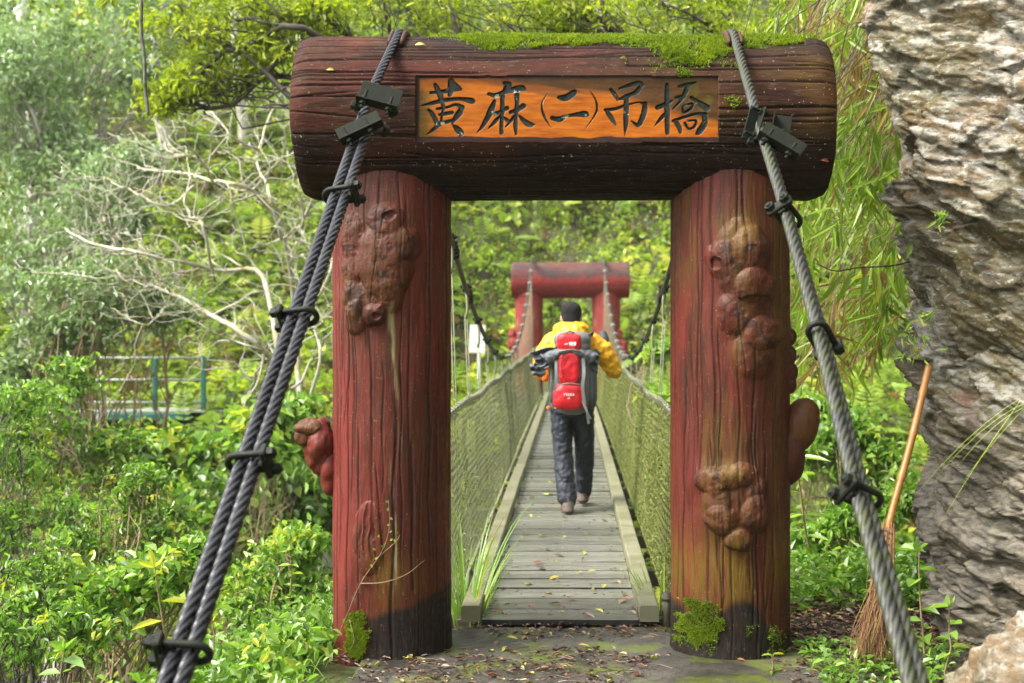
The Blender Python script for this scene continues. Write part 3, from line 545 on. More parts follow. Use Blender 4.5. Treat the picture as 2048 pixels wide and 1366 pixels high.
# ------------------------------------------------------------------ terrain
def shelf(x, y):     # far bank height
    e = np.clip(y - 29.6 - .6 * np.sin(x * .5), 0, None)
    up = np.where(y > 33.5, (y - 33.5) * .92, 0) * sst(33.3, 36, y)
    left = sst(-3.2, -5.5, x); up = np.maximum(up, left * np.clip(y - 30.0, 0, None) * .85)
    return -.15 + up
def terr(x, y):
    x, y = np.broadcast_arrays(np.asarray(x, float), np.asarray(y, float))
    lip = 7.9 + .9 * sst(1.0, 2.2, x) - 1.5 * sst(-1.0, -2.6, x) + .3 * np.sin(x * 1.3)
    near = -1.05 * np.clip(y - lip, 0, None); near = np.maximum(near, -9 + 0 * x)
    farh = shelf(x, y) - 1.15 * np.clip(28.0 - y - .0 * x, 0, None); farh = np.maximum(farh, -9)
    bank = -.62 * np.clip(-1.35 - x, 0, 6) * sst(1.5, 3.0, y)
    h = np.where(y < 17, near + np.maximum(bank, -2.6) * (y < 17), farh); h = np.maximum(h, -9 + .0 * x)
    rise = .55 * np.clip(x - 2.6, 0, None) * sst(20, 10, y) + 2.0 * np.clip(x - 3.4, 0, 7) * sst(11, 6, y) + .9 * np.clip(-2.5 - y, 0, 8) + .25 * np.clip(np.abs(x) - 14, 0, None)  # unseen slopes right of and behind the camera, raised to block sky light
    n = (fbm(x * .22, y * .22, seed=201) - .5) * 1.2 * sst(9, 14, y) + (fbm(x * .9, y * .9, seed=202) - .5) * .7 * sst(8.5, 11, y) + (fbm(x * 2.2, y * 2.2, seed=203) - .5) * .12
    flat = sst(1.6, .9, np.abs(x)) * sst(9.5, 7.5, y) + sst(3.2, 2.2, np.abs(x)) * sst(29.0, 30, y) * sst(36, 34.5, y)
    wk = sst(-5, -4, -np.abs(x + 6.5)) * 0
    return h + rise + n * (1 - np.clip(flat, 0, 1)) - .03
xs = np.concatenate([np.linspace(-60, -20, 50), np.linspace(-19.8, 16, 330), np.linspace(16.3, 60, 60)]); ys = np.concatenate([np.linspace(-8, 0, 12), np.linspace(.1, 12, 170), np.linspace(12.1, 60, 330), np.linspace(61, 150, 50)])
X, Y = np.meshgrid(xs, ys); Z = terr(X, Y)
t = NT('damp_forest_soil'); v = t.co(); n1 = t.noise(.8, 6, v); n2 = t.noise(7, 6, v)
c = t.mix(t.ramp(n1, [(.38, 0.), (.6, 1.)]), (.035, .028, .012), (.07, .10, .012)); c = t.mix(t.ramp(n2, [(.5, 0.), (.7, .8)]), c, (.06, .036, .015)); t.bump(n2, .9, .12)
M_SOIL = t.fin(c, .8)
tag(obj('terrain', mesh_data('terrain', np.stack([X, Y, Z], -1).reshape(-1, 3), grid_faces(len(xs), len(ys)), M_SOIL)), kind='structure')

# paved approach: worn concrete slab under the gateway
xs = np.linspace(-1.75, 2.6, 300); ys = np.linspace(2.5, 7.44, 330); X, Y = np.meshgrid(xs, ys)
edge = sst(-1.12, -1.0, X + .16 * (fbm(Y * 1.6, X * 0, seed=211) - .5) * 2 - (Y - 5) * -.02)
Z = .012 + .012 * (fbm(X * 2, Y * 2, seed=212) - .5) + .010 * (fbm(X * 9, Y * 9, seed=213) - .5) - .35 * (1 - edge)
Z = np.where(Y > 7.42, -.25, Z)
t = NT('wet_worn_concrete'); v = t.co(); n1 = t.noise(2.2, 6, v); n2 = t.noise(24, 5, v); n3 = t.noise(110, 3, v)
c = t.mix(t.ramp(n1, [(.35, 0.), (.62, 1.)]), (.030, .027, .023), (.070, .062, .048)); c = t.mix(t.ramp(n2, [(.52, 0.), (.7, .8)]), c, (.018, .015, .012)); c = t.mix(t.ramp(t.noise(3.1, 5, v), [(.53, 0.), (.62, .8)]), c, (.085, .11, .012))
t.bump(t.math('ADD', n2, t.math('MULTIPLY', n3, .5)), .7, .012); M_CONC = t.fin(c, t.ramp(n1, [(.35, .28), (.6, .75)]))
tag(obj('path', mesh_data('path', np.stack([X, Y, Z], -1).reshape(-1, 3), grid_faces(300, 330), M_CONC)), kind='structure')

# ------------------------------------------------------------------ suspension footbridge
M_GSTEEL = simple('galvanised_wire_with_algae', (.17, .18, .10), (.24, .25, .15), 12, .6, .2, .2)
M_NETL = simple('algae_covered_wire_netting_pale', (.36, .37, .22), (.25, .28, .10), 3, .7, 0, .2)
M_NETR = simple('algae_covered_wire_netting', (.32, .34, .10), (.21, .24, .05), 3, .75, 0, .2)
t = NT('wet_weathered_planks'); v = t.co((1, 14, 6)); oi = t.n('ShaderNodeObjectInfo').outputs['Random']
n1 = t.noise(3, 5, v); n2 = t.noise(14, 5, v); n3 = t.noise(2.2, 3, t.co())
c = t.mix(t.ramp(n1, [(.35, 0.), (.65, 1.)]), (.14, .14, .12), (.245, .24, .21)); c = t.mix(t.ramp(n3, [(.45, 0.), (.7, .8)]), c, (.09, .10, .035)); c = t.mix(t.math('MULTIPLY', oi, .75), c, (.05, .052, .042))
t.bump(n2, .4, .004); M_PLANK = t.fin(c, t.ramp(n3, [(.3, .22), (.7, .5)]))
M_KERB = simple('olive_weathered_beam', (.125, .125, .06), (.20, .19, .12), 6, .6, 0, .4, .004)
M_JOIST = simple('dark_wet_timber', (.05, .045, .035), (.10, .09, .05), 12, .6)
M_NAIL = simple('pale_screw_heads', (.22, .22, .20), (.12, .12, .11), 60, .4, .5)
M_PSIDE = simple('grime_and_gap_shade', (.010, .010, .008), (.022, .022, .014), 12, .7)  # grime and the shade of the gaps, both painted into the plank sides
bridge = empty('suspension_footbridge', (GC, 7.4, 0), 'narrow suspension footbridge of grey planks with green algae-covered side netting', 'footbridge')
DZ = lambda d: .050 + .0 * d - .06 * sst(20, 31, np.asarray(d, float))
XD = lambda d: GC - .012 + .0006 * (np.asarray(d, float) - 7.4)
D0, D1 = 7.42, 31.5; pitch = .149; npk = int((D1 - D0) / pitch)
def plank_mesh(k):
    r = RS(300 + k); g = Geo(); nx = 24; w = .114 + .012 * r.rand(); xs_ = np.linspace(-.41, .41, nx)
    prof = [(-w / 2, -.032), (-w / 2, -.005), (-w / 2 + .005, 0), (w / 2 - .005, 0), (w / 2, -.005), (w / 2, -.032)]
    V = np.array([[x, py + (.004 * (fbm(x * 5, py * 9, seed=k) - .5)), pz + .004 * (fbm(x * 4 + 3, py * 20, seed=k + 9) - .5)] for x in xs_ for py, pz in prof]); F = grid_faces(6, nx, True); kf = np.tile(np.arange(6), nx - 1); sd2 = (kf == 0) | (kf == 4) | (kf == 5)
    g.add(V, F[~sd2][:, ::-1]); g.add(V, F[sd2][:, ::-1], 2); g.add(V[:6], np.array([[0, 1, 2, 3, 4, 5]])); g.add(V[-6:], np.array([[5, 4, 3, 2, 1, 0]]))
    for x in (-.365, .0): 
        e_, f_ = ellipsoid((x + r.uniform(-.008, .008), r.uniform(-.03, .03), .0005), (.005, .005, .003), 8, 5); g.add(e_, f_, 1)
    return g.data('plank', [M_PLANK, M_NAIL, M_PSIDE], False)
pm = [plank_mesh(k) for k in range(5)]; rr = RS(7); rest = []
for i in range(npk):
    y = D0 + (i + .5) * pitch; loc = (float(XD(y)), y + rr.uniform(-.005, .005), float(DZ(y)) + rr.uniform(-.005, .004))
    if i < 99:
        o = obj('plank', pm[rr.randint(5)], bridge, loc); o.rotation_euler = (rr.normal() * .01, rr.normal() * .002, rr.normal() * .004)
    else: rest.append(loc)
g = Geo()
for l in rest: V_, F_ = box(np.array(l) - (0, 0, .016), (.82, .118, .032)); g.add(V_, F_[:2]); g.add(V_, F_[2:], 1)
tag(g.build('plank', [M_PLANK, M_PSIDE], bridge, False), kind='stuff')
for s in (-1, 1):
    y = D0 - .03
    for L in (2.9, 4.2, 4.2, 4.2, 4.2, 4.2):
        y1 = min(y + L, D1); n = 14; ys_ = np.linspace(y, y1 - .012, n); g = Geo(); w, h = .100, .085; jx = RS(int(y * 9 + s)).uniform(-.008, .008)
        V = np.array([[float(XD(q)) + s * .462 + jx + a * w / 2, q, float(DZ(q)) + b * h - .005 + .004 * math.sin(q * 3)] for q in ys_ for a, b in ((-1, 0), (1, 0), (1, .9), (.85, 1), (-.85, 1), (-1, .9))])
        g.add(V, grid_faces(6, n, True)); g.add(V[:6], np.array([[5, 4, 3, 2, 1, 0]])); g.add(V[-6:], np.array([[0, 1, 2, 3, 4, 5]])); g.build('kerb_beam', M_KERB, bridge, False, (float(XD(y)) + s * .46, y, .05)); y = y1
jm = None
for q in np.arange(D0 + .25, D1, 1.5):
    g = Geo(); g.add(*box((0, 0, 0), (1.62, .09, .10), None, .006))
    if jm is None: jm = g.data('joist', M_JOIST, False)
    obj('joist', jm, bridge, (float(XD(q)), q, float(DZ(q)) - .09))
for s in (-1, 1): g = Geo(); g.add(*sweep([(float(XD(q)) + s * .60, q, float(DZ(q)) - .03) for q in np.linspace(D0, D1, 40)], .014, 8)); g.build('edge_rope', M_ROPE_D, bridge, True, (s * .6, D0, 0))
for s in (0,): g = Geo(); g.add(*box((float(XD(15)), (D0 + D1) / 2, -.07), (.09, D1 - D0, .07))); g.build('stringer', M_JOIST, bridge, False, (0, D0, 0))
RZ = lambda d: 1.055 + .035 * np.cos((np.asarray(d, float) - 7) * .55) * sst(12, 7, d) + .012 * np.sin(np.asarray(d, float) * 2.1)
def netx(s, d, v):       # v 0 at the deck, 1 at the hand rope
    return XD(d) + s * (.585 + .075 * v + .004 * np.sin(d * 4.19 + s) * np.sin(v * math.pi) + .025 * np.sin(v * math.pi) * np.sin(d * .9 + 2 * s))
for s in (-1, 1):
    # chain-link netting: zigzag wires standing side by side
    g = Geo(); cw, chh = .050, .044; cols = int((D1 - D0) / cw); V_, F_ = [], []
    for k in range(cols):
        y = D0 + k * cw; near = y < 17; ch = chh if near else .075
        if not near and k % 2: continue
        w_ = cw if near else cw * 2; m = int(1.02 / ch); j = np.arange(m + 1); v = j / m
        yy = y + (np.where((j + k // (1 if near else 2)) % 2 == 0, -.5, .5) * w_ * 1.06); zz = DZ(y) - .02 + v * (RZ(y) - DZ(y) + .02); xx = netx(s, yy, v) + .003 * np.where(j % 2 == 0, 1, -1)
        rad = (.0019 if near else .0030) * (1 + .5 * sst(.45, .6, fbm(yy * 3, zz * 6, s, seed=220))); pth = np.stack([xx, yy, zz], -1)
        off = np.array([[0, 1, .3], [.8, -.5, .3], [-.8, -.5, -.6]]); V = (pth[:, None] + off[None] * np.broadcast_to(rad, (m + 1,))[:, None, None]).reshape(-1, 3)
        g.add(V, grid_faces(3, m + 1, True))
    g.build('side_net', M_NETL if s < 0 else M_NETR, bridge, True, (s * .6, D0, .5))
    g = Geo(); q = np.linspace(D0 - .3, D1, 120); rope_geo(g, np.stack([netx(s, q, 1.), q, RZ(q)], -1), 0.0105, .10, 12, 6, .02); g.build('hand_rope', M_ROPE_F, bridge, True, (s * .66, D0, 1.))
    for z_ in (.35, .7):
        g = Geo(); q = np.linspace(D0 + .02, D1, 90); g.add(*sweep(np.stack([netx(s, q, z_) + s * .006, q, DZ(q) + z_ * (RZ(q) - DZ(q))], -1), .0035, 6)); g.build('net_wire', M_GSTEEL, bridge, True, (s * .6, D0, z_))
    # lashings that tie the netting to the hand rope
    g = Geo(); r = RS(40 + s)
    for q in np.arange(D0, D1, .19):
        q2 = q + r.uniform(-.04, .04); c = np.array([netx(s, q2, 1.), q2, RZ(q2)]); th_ = np.linspace(0, 2 * math.pi, 9); rr_ = .019; g.add(*sweep(np.stack([c[0] + rr_ * np.cos(th_), c[1] + .012 * np.sin(th_ * .5), c[2] + rr_ * np.sin(th_)], -1), .004, 5))
        g.add(*sweep([c, c + (r.normal() * .03, r.normal() * .02, -.05 + .09 * (r.rand() < .35))], .003, 4))
    tag(g.build('lashing', M_GSTEEL, bridge, True, (s * .66, D0, 1.)), kind='stuff')
    # algae, moss and small leaves caught in the netting
    g = Geo(); n = 12000 if s > 0 else 2600; r = RS(60 + s); q = D0 + (r.rand(n) ** 1.6) * 17; v = r.rand(n) ** 1.2; Pn = np.stack([netx(s, q, v) + r.normal(size=n) * .006, q, DZ(q) + v * (RZ(q) - DZ(q))], -1)
    keep = fbm(q * 1.3, v * 3, s * 3., seed=230) > (.40 if s > 0 else .5); Pn = Pn[keep]; n = len(Pn); L = r.uniform(.010, .026, n); add_leaves(g, Pn, rdir(r, n, -.3), rdir(r, n), L, L * .5, r.rand(n))
    o = g.build('net_moss', None, bridge, False, (s * .6, D0, .5)); NETMOSS = globals().get('NETMOSS') or leafmat('net_moss', [(0., (.06, .09, .018)), (.5, (.15, .19, .035)), (1., (.27, .30, .08))], .25, .7); o.data.materials.clear(); o.data.materials.append(NETMOSS); tag(o, kind='stuff')
CZ = lambda d: 1.13 + .01235 * (np.asarray(d, float) - 19.4) ** 2
CX = lambda s, d: np.where(np.asarray(d) > 19.4, GC + s * (.80 + .00 * np.asarray(d)), GC + s * .81)
GY2, = (32.3,)
hang_proto = None
for s in (-1, 1):
    q = np.linspace(7.05, GY2 - .2, 150); pth = np.stack([CX(s, q), q, CZ(q)], -1); pth[:, 2] = np.minimum(pth[:, 2], 3.02)
    g = Geo(); rope_geo(g, pth, .021, .17, 14, 6, .022); g.build('main_cable', M_ROPE_D, bridge, True, (s * .8, 7, 3))
    g = Geo(); rope_geo(g, pth[:34] + (s * -.012, 0, -.036), .019, .17, 12, 6, .022); g.build('cable_tail', M_ROPE_D, bridge, True, (s * .8, 7, 3))
    for q in np.concatenate([np.arange(8.6, 19, 1.5), np.arange(19.7, 31, 1.1)]):
        big = q < 19; k = empty('hanger', (float(CX(s, q)), q, float(CZ(q))), parent=bridge); sl_ = 2 * .01235 * (q - 19.4); tdir = unit([0, 1, sl_]); c = np.array([float(CX(s, q)), q, float(CZ(q))])
        g = Geo(); g.add(*box(c, (.055, .09, .06), np.stack([[1, 0, 0], tdir, np.cross([1, 0, 0], tdir)], 1), .008)); g.add(*cyl(c + (-.05, 0, .01), c + (.05, 0, .01), .008, 8)); g.add(*cyl(c + (-.042, .0, .01), c + (-.030, 0, .01), .017, 6)); g.add(*cyl(c + (.03, .0, .01), c + (.042, 0, .01), .017, 6)); g.build('cable_clamp', M_STEEL if big else M_ROPE_F, k, False)
        if big and q < 13:
            for e in (.12, .22, .32):
                g = Geo(); R_ = np.stack([[1, 0, 0], tdir, np.cross([1, 0, 0], tdir)], 1); g.add(*box(c + tdir * e + (s * -.01, 0, -.02), (.06, .035, .075), R_, .008)); g.add(*cyl(c + tdir * e + (.0, 0, -.07), c + tdir * e + (0, 0, .05), .008, 6)); g.build('tail_clip', M_STEEL, k, False)
        b = np.array([float(XD(q)) + s * .73, q, float(DZ(q)) - .06]); top = c - (0, 0, .03); g = Geo()
        if big: g.add(*sweep([c + (0, 0, -.03), c + (-s * .012, .0, -.10), c + (-s * .012, 0, -.20), c + (0, 0, -.25)], .012, 6)); top = c - (0, 0, .22)
        g.add(*sweep([top + (.009, 0, 0), b + (.009, 0, 0)], .0042, 5)); g.add(*sweep([top + (-.009, 0, 0), b + (-.009, 0, 0)], .0042, 5)); g.build('hanger_wire', M_GSTEEL, k, True)

# ------------------------------------------------------------------ far gateway
gate2 = empty('log_gateway', (-.02, GY2, -.12), 'smaller-looking red gateway of painted logs at the far end of the footbridge', 'gateway'); GZ = -.12
far_p = dict(dark=lambda X, Z, fr, g, h: .35 * sst(.6, .75, fbm(X * 5, Z * 2, seed=240)), red=lambda X, Z, fr, g, h: np.full_like(X, .3), pale=lambda X, Z, fr, g, h: .35 * sst(.62, .75, fbm(X * 8, Z * 2.5, seed=241)))
for cx, sd_ in ((-.92, 51), (.83, 52)): pillar(gate2, cx, GY2, .315, GZ - .03, GZ + 2.45, sd_, M_FAR, [], far_p, 160, 200, 26)
for c, r_, sd_ in (((-1.26, GY2 - .1, 1.12), (.14, .12, .16), 5), ((-1.30, GY2 - .1, 1.32), (.08, .08, .12), 6), ((-1.22, GY2 - .15, .9), (.12, .12, .18), 7), ((1.17, GY2 - .12, 1.08), (.15, .12, .18), 8), ((1.12, GY2 - .14, 1.35), (.08, .08, .12), 9), ((1.22, GY2 - .1, .9), (.12, .12, .15), 10)): burl(gate2, c, r_, sd_, M_FAR, dict(red=.4), 1, .45, 40, 24)
nu, nv = 160, 260; th = np.linspace(-math.pi, math.pi, nu, endpoint=False); xs = np.linspace(-1.335, 1.335, nv); T, X = np.meshgrid(th, xs); S = T * .41; g1 = bark(S, X + 1.335, 2 * math.pi * .41, 40, 91, 2.67, wid=.006)
R = .41 * (1 - .03 * np.clip((np.abs(X) - 1.25) / .085, 0, 1) ** 2) - .006 * g1; sn = np.sin(T)
dk = np.clip(.95 * sst(.02, .22, sn + .35 * (fbm(X * 5, S * 3, seed=95) - .5) + .12 * (fbm(X * 22, S * 2, seed=96) - .5)) * (.55 + .6 * fbm(X * 2, S * 6, seed=97)), 0, 1)
moc = .5 * sst(.5, .68, fbm(X * 2.4, S * 8, seed=98)) * sst(.2, .5, sn); V = np.stack([X + .02, GY2 - R * np.cos(T), 2.56 + R * np.sin(T)], -1).reshape(-1, 3)
at = dict(groove=g1 * .7, dark=dk, ochre=moc, pale=.5 * sst(.5, .72, fbm(X * 3, S * 10, seed=99)) * sst(.1, .4, sn), red=.4 + 0 * X, moss=0 * X, spots=0 * X); k = np.arange(nu)
obj('lintel', mesh_data('lintel', V - np.array([0, GY2, 2.56]), [grid_faces(nu, nv, True)[:, ::-1], k[None, :], (nu * (nv - 1) + k)[None, ::-1]], M_FAR, True, {a: b.ravel() for a, b in at.items()}), gate2, (0, GY2, 2.56))
for s in (-1, 1): g = Geo(); rope_geo(g, [(GC + s * .80, GY2 - .45, 2.93), (GC + s * .80, GY2 - .1, 3.03), (GC + s * .8, GY2 + .3, 2.95), (GC + s * .82, GY2 + 2.5, 1.4)], .024, .2, 12, 6, .03); g.build('cable_end', M_ROPE_F, bridge, True, (s * .8, GY2, 3))
g = Geo(); g.add(*sweep(spline([(-.80, GY2 - .1, 3.04), (-.62, GY2, 3.13), (-.3, GY2, 3.17), (.02, GY2 - .05, 3.12), (.3, GY2, 3.17), (.6, GY2, 3.14), (.8, GY2 - .1, 3.04)], 40), .012, 6)); g.build('tie_wire', M_ROPE_D, gate2, True, (0, GY2, 3.1))
# far landing
g = Geo(); g.add(*box((0, 33.2, -.16), (5, 3.6, .2), None, .03)); o = g.build('path', M_CONC, None, False); o.name = 'far_path'; tag(o, kind='structure')

# ------------------------------------------------------------------ sign board beyond, green walkway
M_BOARD = simple('faded_white_board', (.62, .62, .55), (.72, .72, .66), 3, .5); M_POST = simple('grey_post', (.42, .46, .45), (.5, .54, .52), 9, .5)
c = P(955, 678, 30.6); sg = empty('sign_board', (c[0], 30.6, -.3), 'blank white sign board on a pale grey post beside the far gateway', 'sign')
g = Geo(); g.add(*box(c, (.34, .03, .60), rotm('Y', 2), .006)); g.build('board', M_BOARD, sg, False); g = Geo(); g.add(*cyl((c[0] + .03, 30.64, -.35), (c[0] + .03, 30.64, c[2] + .2), .04, 10)); g.build('post', M_POST, sg)
M_TEAL = simple('teal_green_paint', (.015, .09, .07), (.02, .12, .09), 6, .45); M_RAIL = simple('pale_grey_rail', (.20, .23, .18), (.28, .30, .24), 6, .5)
wy = 27.6; wk = empty('hillside_walkway', (-9, wy, -.3), 'green steel walkway with pale rails clinging to the slope behind the bare branches', 'walkway')
def Q(px, py, d=wy): return P(px, py, d)
for px in (165, 310, 407):
    a, b = Q(px, 832, wy), Q(px, 711 if px != 310 else 716, wy); g = Geo(); g.add(*box((a + b) / 2, (.085, .085, b[2] - a[2]), None, .008)); g.build('post', M_TEAL, wk, False)
for py in (716, 760, 805): g = Geo(); g.add(*sweep([Q(90, py, wy), Q(419, py, wy)], .026, 8)); g.build('rail', M_RAIL, wk)
g = Geo(); a, b = Q(60, 823), Q(470, 823); g.add(*box((a + b) / 2 + (0, .5, 0), (b[0] - a[0], 1.1, .05), None, .01)); g.build('deck', M_RAIL, wk, False); g = Geo(); g.add(*box((a + b) / 2 + (-.4, -.06, -.10), (b[0] - a[0] - .9, .06, .14), None, .01)); g.build('edge_girder', M_TEAL, wk, False)
for px in (120, 250, 380): g = Geo(); a = Q(px, 830, wy + .3); g.add(*cyl(a, (a[0], a[1], a[2] - 2.2), .06, 8)); g.build('support', M_TEAL, wk)
# ------------------------------------------------------------------ walker with a red and grey backpack
def skinned(name, parts, mat, parent, vox=.010, sm=6, fold=0., fs=.12, origin=(0, 0, 0)):
    """closed pieces melted into one continuous surface"""
    g = Geo()
    for V, F in parts: g.add(V, F)
    o = g.build(name, mat, None, True); m = o.modifiers.new('melt', 'REMESH'); m.mode = 'VOXEL'; m.voxel_size = vox; m.use_smooth_shade = True
    s_ = o.modifiers.new('soften', 'SMOOTH'); s_.factor = .5; s_.iterations = sm
    if fold:
        tx = bpy.data.textures.new('folds', 'CLOUDS'); tx.noise_scale = fs; tx.noise_depth = 2; d = o.modifiers.new('folds', 'DISPLACE'); d.texture = tx; d.strength = fold; d.mid_level = .5; d.texture_coords = 'LOCAL'
    dg = bpy.context.evaluated_depsgraph_get(); me = bpy.data.meshes.new_from_object(o.evaluated_get(dg)); me.name = name; old = o.data; bpy.data.objects.remove(o); bpy.data.meshes.remove(old)
    q = obj(name, me, None, PB); 
    if parent: setpar(q, parent)
    return q
def capsule(pts, rs, n=16, sides=14, sq=1.):
    p = spline(pts, n); rr_ = np.interp(np.linspace(0, 1, n), np.linspace(0, 1, len(rs)), rs); e = np.linspace(0, 1, 6)[1:-1]; T0, T1 = unit(p[0] - p[1]), unit(p[-1] - p[-2])
    a = [p[0] + T0 * rr_[0] * math.cos(q * math.pi / 2) for q in e]; b = [p[-1] + T1 * rr_[-1] * math.sin(q * math.pi / 2) for q in e]
    return sweep(np.concatenate([a, p, b]), np.concatenate([[rr_[0] * math.sin(q * math.pi / 2) for q in e], rr_, [rr_[-1] * math.cos(q * math.pi / 2) for q in e]]), sides, True, sq)
def loft(rings, n=24, sides=28):      # rings: (z, cx, cy, rx, ry)
    a = np.array(rings, float); q = spline(a, n); th_ = np.arange(sides) / sides * 2 * math.pi
    s = lambda v: np.sign(v) * np.abs(v) ** .85
    V = np.stack([q[:, 1:2] + q[:, 3:4] * s(np.cos(th_)), q[:, 2:3] + q[:, 4:5] * s(np.sin(th_)), q[:, 0:1] + 0 * th_], -1).reshape(-1, 3); k = np.arange(sides)
    return V, [grid_faces(sides, n, True), k[None, ::-1], ((n - 1) * sides + k)[None, :]]
PD = 11.66; PB = (P(1139, 645, PD)[0] + .018, PD, float(DZ(PD)) + .004)
M_SKIN = simple('skin', (.50, .30, .21), (.56, .35, .25), 9, .5); M_HAIR = simple('black_hair_cap', (.007, .0065, .0065), (.018, .017, .016), 60, .8, bump=.8, bd=.01, spec=.25)
M_YEL = simple('yellow_rain_shell', (.78, .42, .008), (.70, .34, .006), 4, .5, bump=.5, bd=.02); M_TRO = simple('charcoal_trousers', (.012, .016, .024), (.026, .031, .042), 6, .6, bump=.6, bd=.02)
M_SHOE = simple('tan_hiking_suede', (.12, .085, .06), (.17, .14, .12), 14, .7); M_SOLE = simple('brown_rubber_sole', (.09, .04, .025), (.06, .04, .03), 14, .7); M_BLK = simple('black_fabric', (.02, .02, .022), (.04, .04, .042), 14, .6)
hd = [ellipsoid((-.004, .0, 1.60), (.076, .095, .108), 24, 16), ellipsoid((-.004, .04, 1.545), (.058, .065, .065), 18, 12), ellipsoid((-.083, .0, 1.585), (.012, .022, .034), 10, 8), ellipsoid((.075, .0, 1.585), (.012, .022, .034), 10, 8), ellipsoid((-.004, .102, 1.575), (.014, .022, .022), 10, 8), ellipsoid((-.004, .088, 1.535), (.026, .016, .010), 10, 8)]
body = [*hd, capsule([(0, .0, 1.42), (-.003, .0, 1.52)], [.06, .055], 6), loft([(1.44, 0, 0, .08, .06), (1.40, 0, 0, .17, .085), (1.25, 0, 0, .165, .10), (1.08, 0, 0, .14, .09), (.92, 0, 0, .155, .10), (.82, 0, 0, .12, .09)][::-1]),
    capsule([(-.085, 0, .90), (-.065, -.01, .50), (-.035, -.10, .09)], [.085, .055, .04], 16), capsule([(.09, .0, .90), (.10, .16, .50), (.10, .33, .12)], [.085, .055, .04], 16),
    capsule([(.18, 0, 1.38), (.325, .03, 1.17), (.272, .20, 1.36)], [.052, .042, .028], 16), capsule([(-.18, 0, 1.38), (-.25, .05, 1.14), (-.13, .26, 1.28)], [.052, .042, .028], 16)]
for sx, hx, hy, hz in ((1, .272, .235, 1.395), (-1, -.115, .285, 1.30)):      # palms, five bent fingers
    body.append(ellipsoid((hx, hy, hz), (.034, .045, .042), 12, 10))
    for f in range(4): body.append(capsule([(hx + sx * (-.024 + .016 * f), hy + .02, hz + .03), (hx + sx * (-.026 + .016 * f), hy + .05, hz + .055), (hx + sx * (-.03 + .014 * f), hy + .075, hz + .035 - .004 * f)], [.0095, .009, .008], 8, 8))
    body.append(capsule([(hx - sx * .03, hy, hz - .01), (hx - sx * .05, hy + .03, hz + .01), (hx - sx * .045, hy + .055, hz + .025)], [.011, .010, .009], 8, 8))
per = skinned('person', body, M_SKIN, None, .009, 3)
tag(per, 'person in yellow hooded rain jacket and charcoal trousers, walking away over the planks', 'person')
skinned('hair', [ellipsoid((-.004, -.004, 1.628), (.086, .104, .088), 26, 16, .85), ellipsoid((-.004, -.045, 1.575), (.074, .066, .07), 20, 12, .85)], M_HAIR, per, .008, 3, .006, .02)
skinned('jacket', [loft([(.845, 0, .0, .165, .125), (.95, 0, 0, .178, .135), (1.10, 0, 0, .175, .13), (1.28, 0, 0, .205, .135), (1.38, 0, 0, .20, .12), (1.44, 0, 0, .13, .10), (1.50, 0, 0, .09, .09)], 30),
    ellipsoid((-.002, -.035, 1.492), (.150, .125, .070), 26, 14, .9), ellipsoid((-.002, -.10, 1.44), (.13, .09, .085), 22, 12, .9), ellipsoid((-.002, .02, 1.525), (.105, .105, .045), 22, 12),
    capsule([(.155, 0, 1.385), (.27, .0, 1.29), (.342, .02, 1.155)], [.088, .083, .072], 14), capsule([(.342, .02, 1.155), (.315, .11, 1.24), (.285, .19, 1.34)], [.070, .058, .046], 14),
    capsule([(-.155, 0, 1.385), (-.225, .0, 1.28), (-.262, .04, 1.14)], [.086, .078, .068], 14), capsule([(-.262, .04, 1.14), (-.21, .15, 1.20), (-.14, .24, 1.27)], [.066, .056, .046], 14)], M_YEL, per, .008, 2, .030, .055)
skinned('trousers', [loft([(.78, 0, 0, .145, .115), (.86, 0, 0, .168, .125), (.96, 0, 0, .150, .115)], 10), capsule([(-.082, 0, .86), (-.072, .0, .50), (-.036, -.10, .115)], [.098, .080, .078], 24), capsule([(.088, .0, .86), (.104, .14, .50), (.103, .33, .135)], [.098, .080, .074], 24)], M_TRO, per, .008, 2, .030, .060)
for fx, fy, rz, fz in ((-.036, -.06, 6, .0), (.100, .385, -4, .03)):
    Rf = rotm('Z', rz) @ rotm('X', 0); T_ = lambda pts: [tuple(np.array([fx, fy, fz]) + Rf @ np.array(p)) for p in pts]
    sh = skinned('shoe', [capsule(T_([(0, -.075, .062), (0, .02, .060), (0, .135, .040)]), [.050, .050, .036], 12), capsule(T_([(0, -.07, .08), (0, -.065, .125)]), [.050, .052], 6), capsule(T_([(0, -.085, .03), (0, .14, .028)]), [.045, .042], 8)], M_SHOE, per, .008, 3)
    skinned('sole', [capsule(T_([(0, -.085, .020), (0, .03, .018), (0, .15, .020)]), [.050, .048, .044], 10, 16, .42)], M_SOLE, sh, .006, 2)
# camera hand sleeve cuff
g = Geo(); g.add(*capsule([(.262, .19, 1.34), (.268, .235, 1.40), (.262, .27, 1.445)], [.040, .046, .036], 10)); o = g.build('glove', M_BLK, None, True); o.location = PB; setpar(o, per)

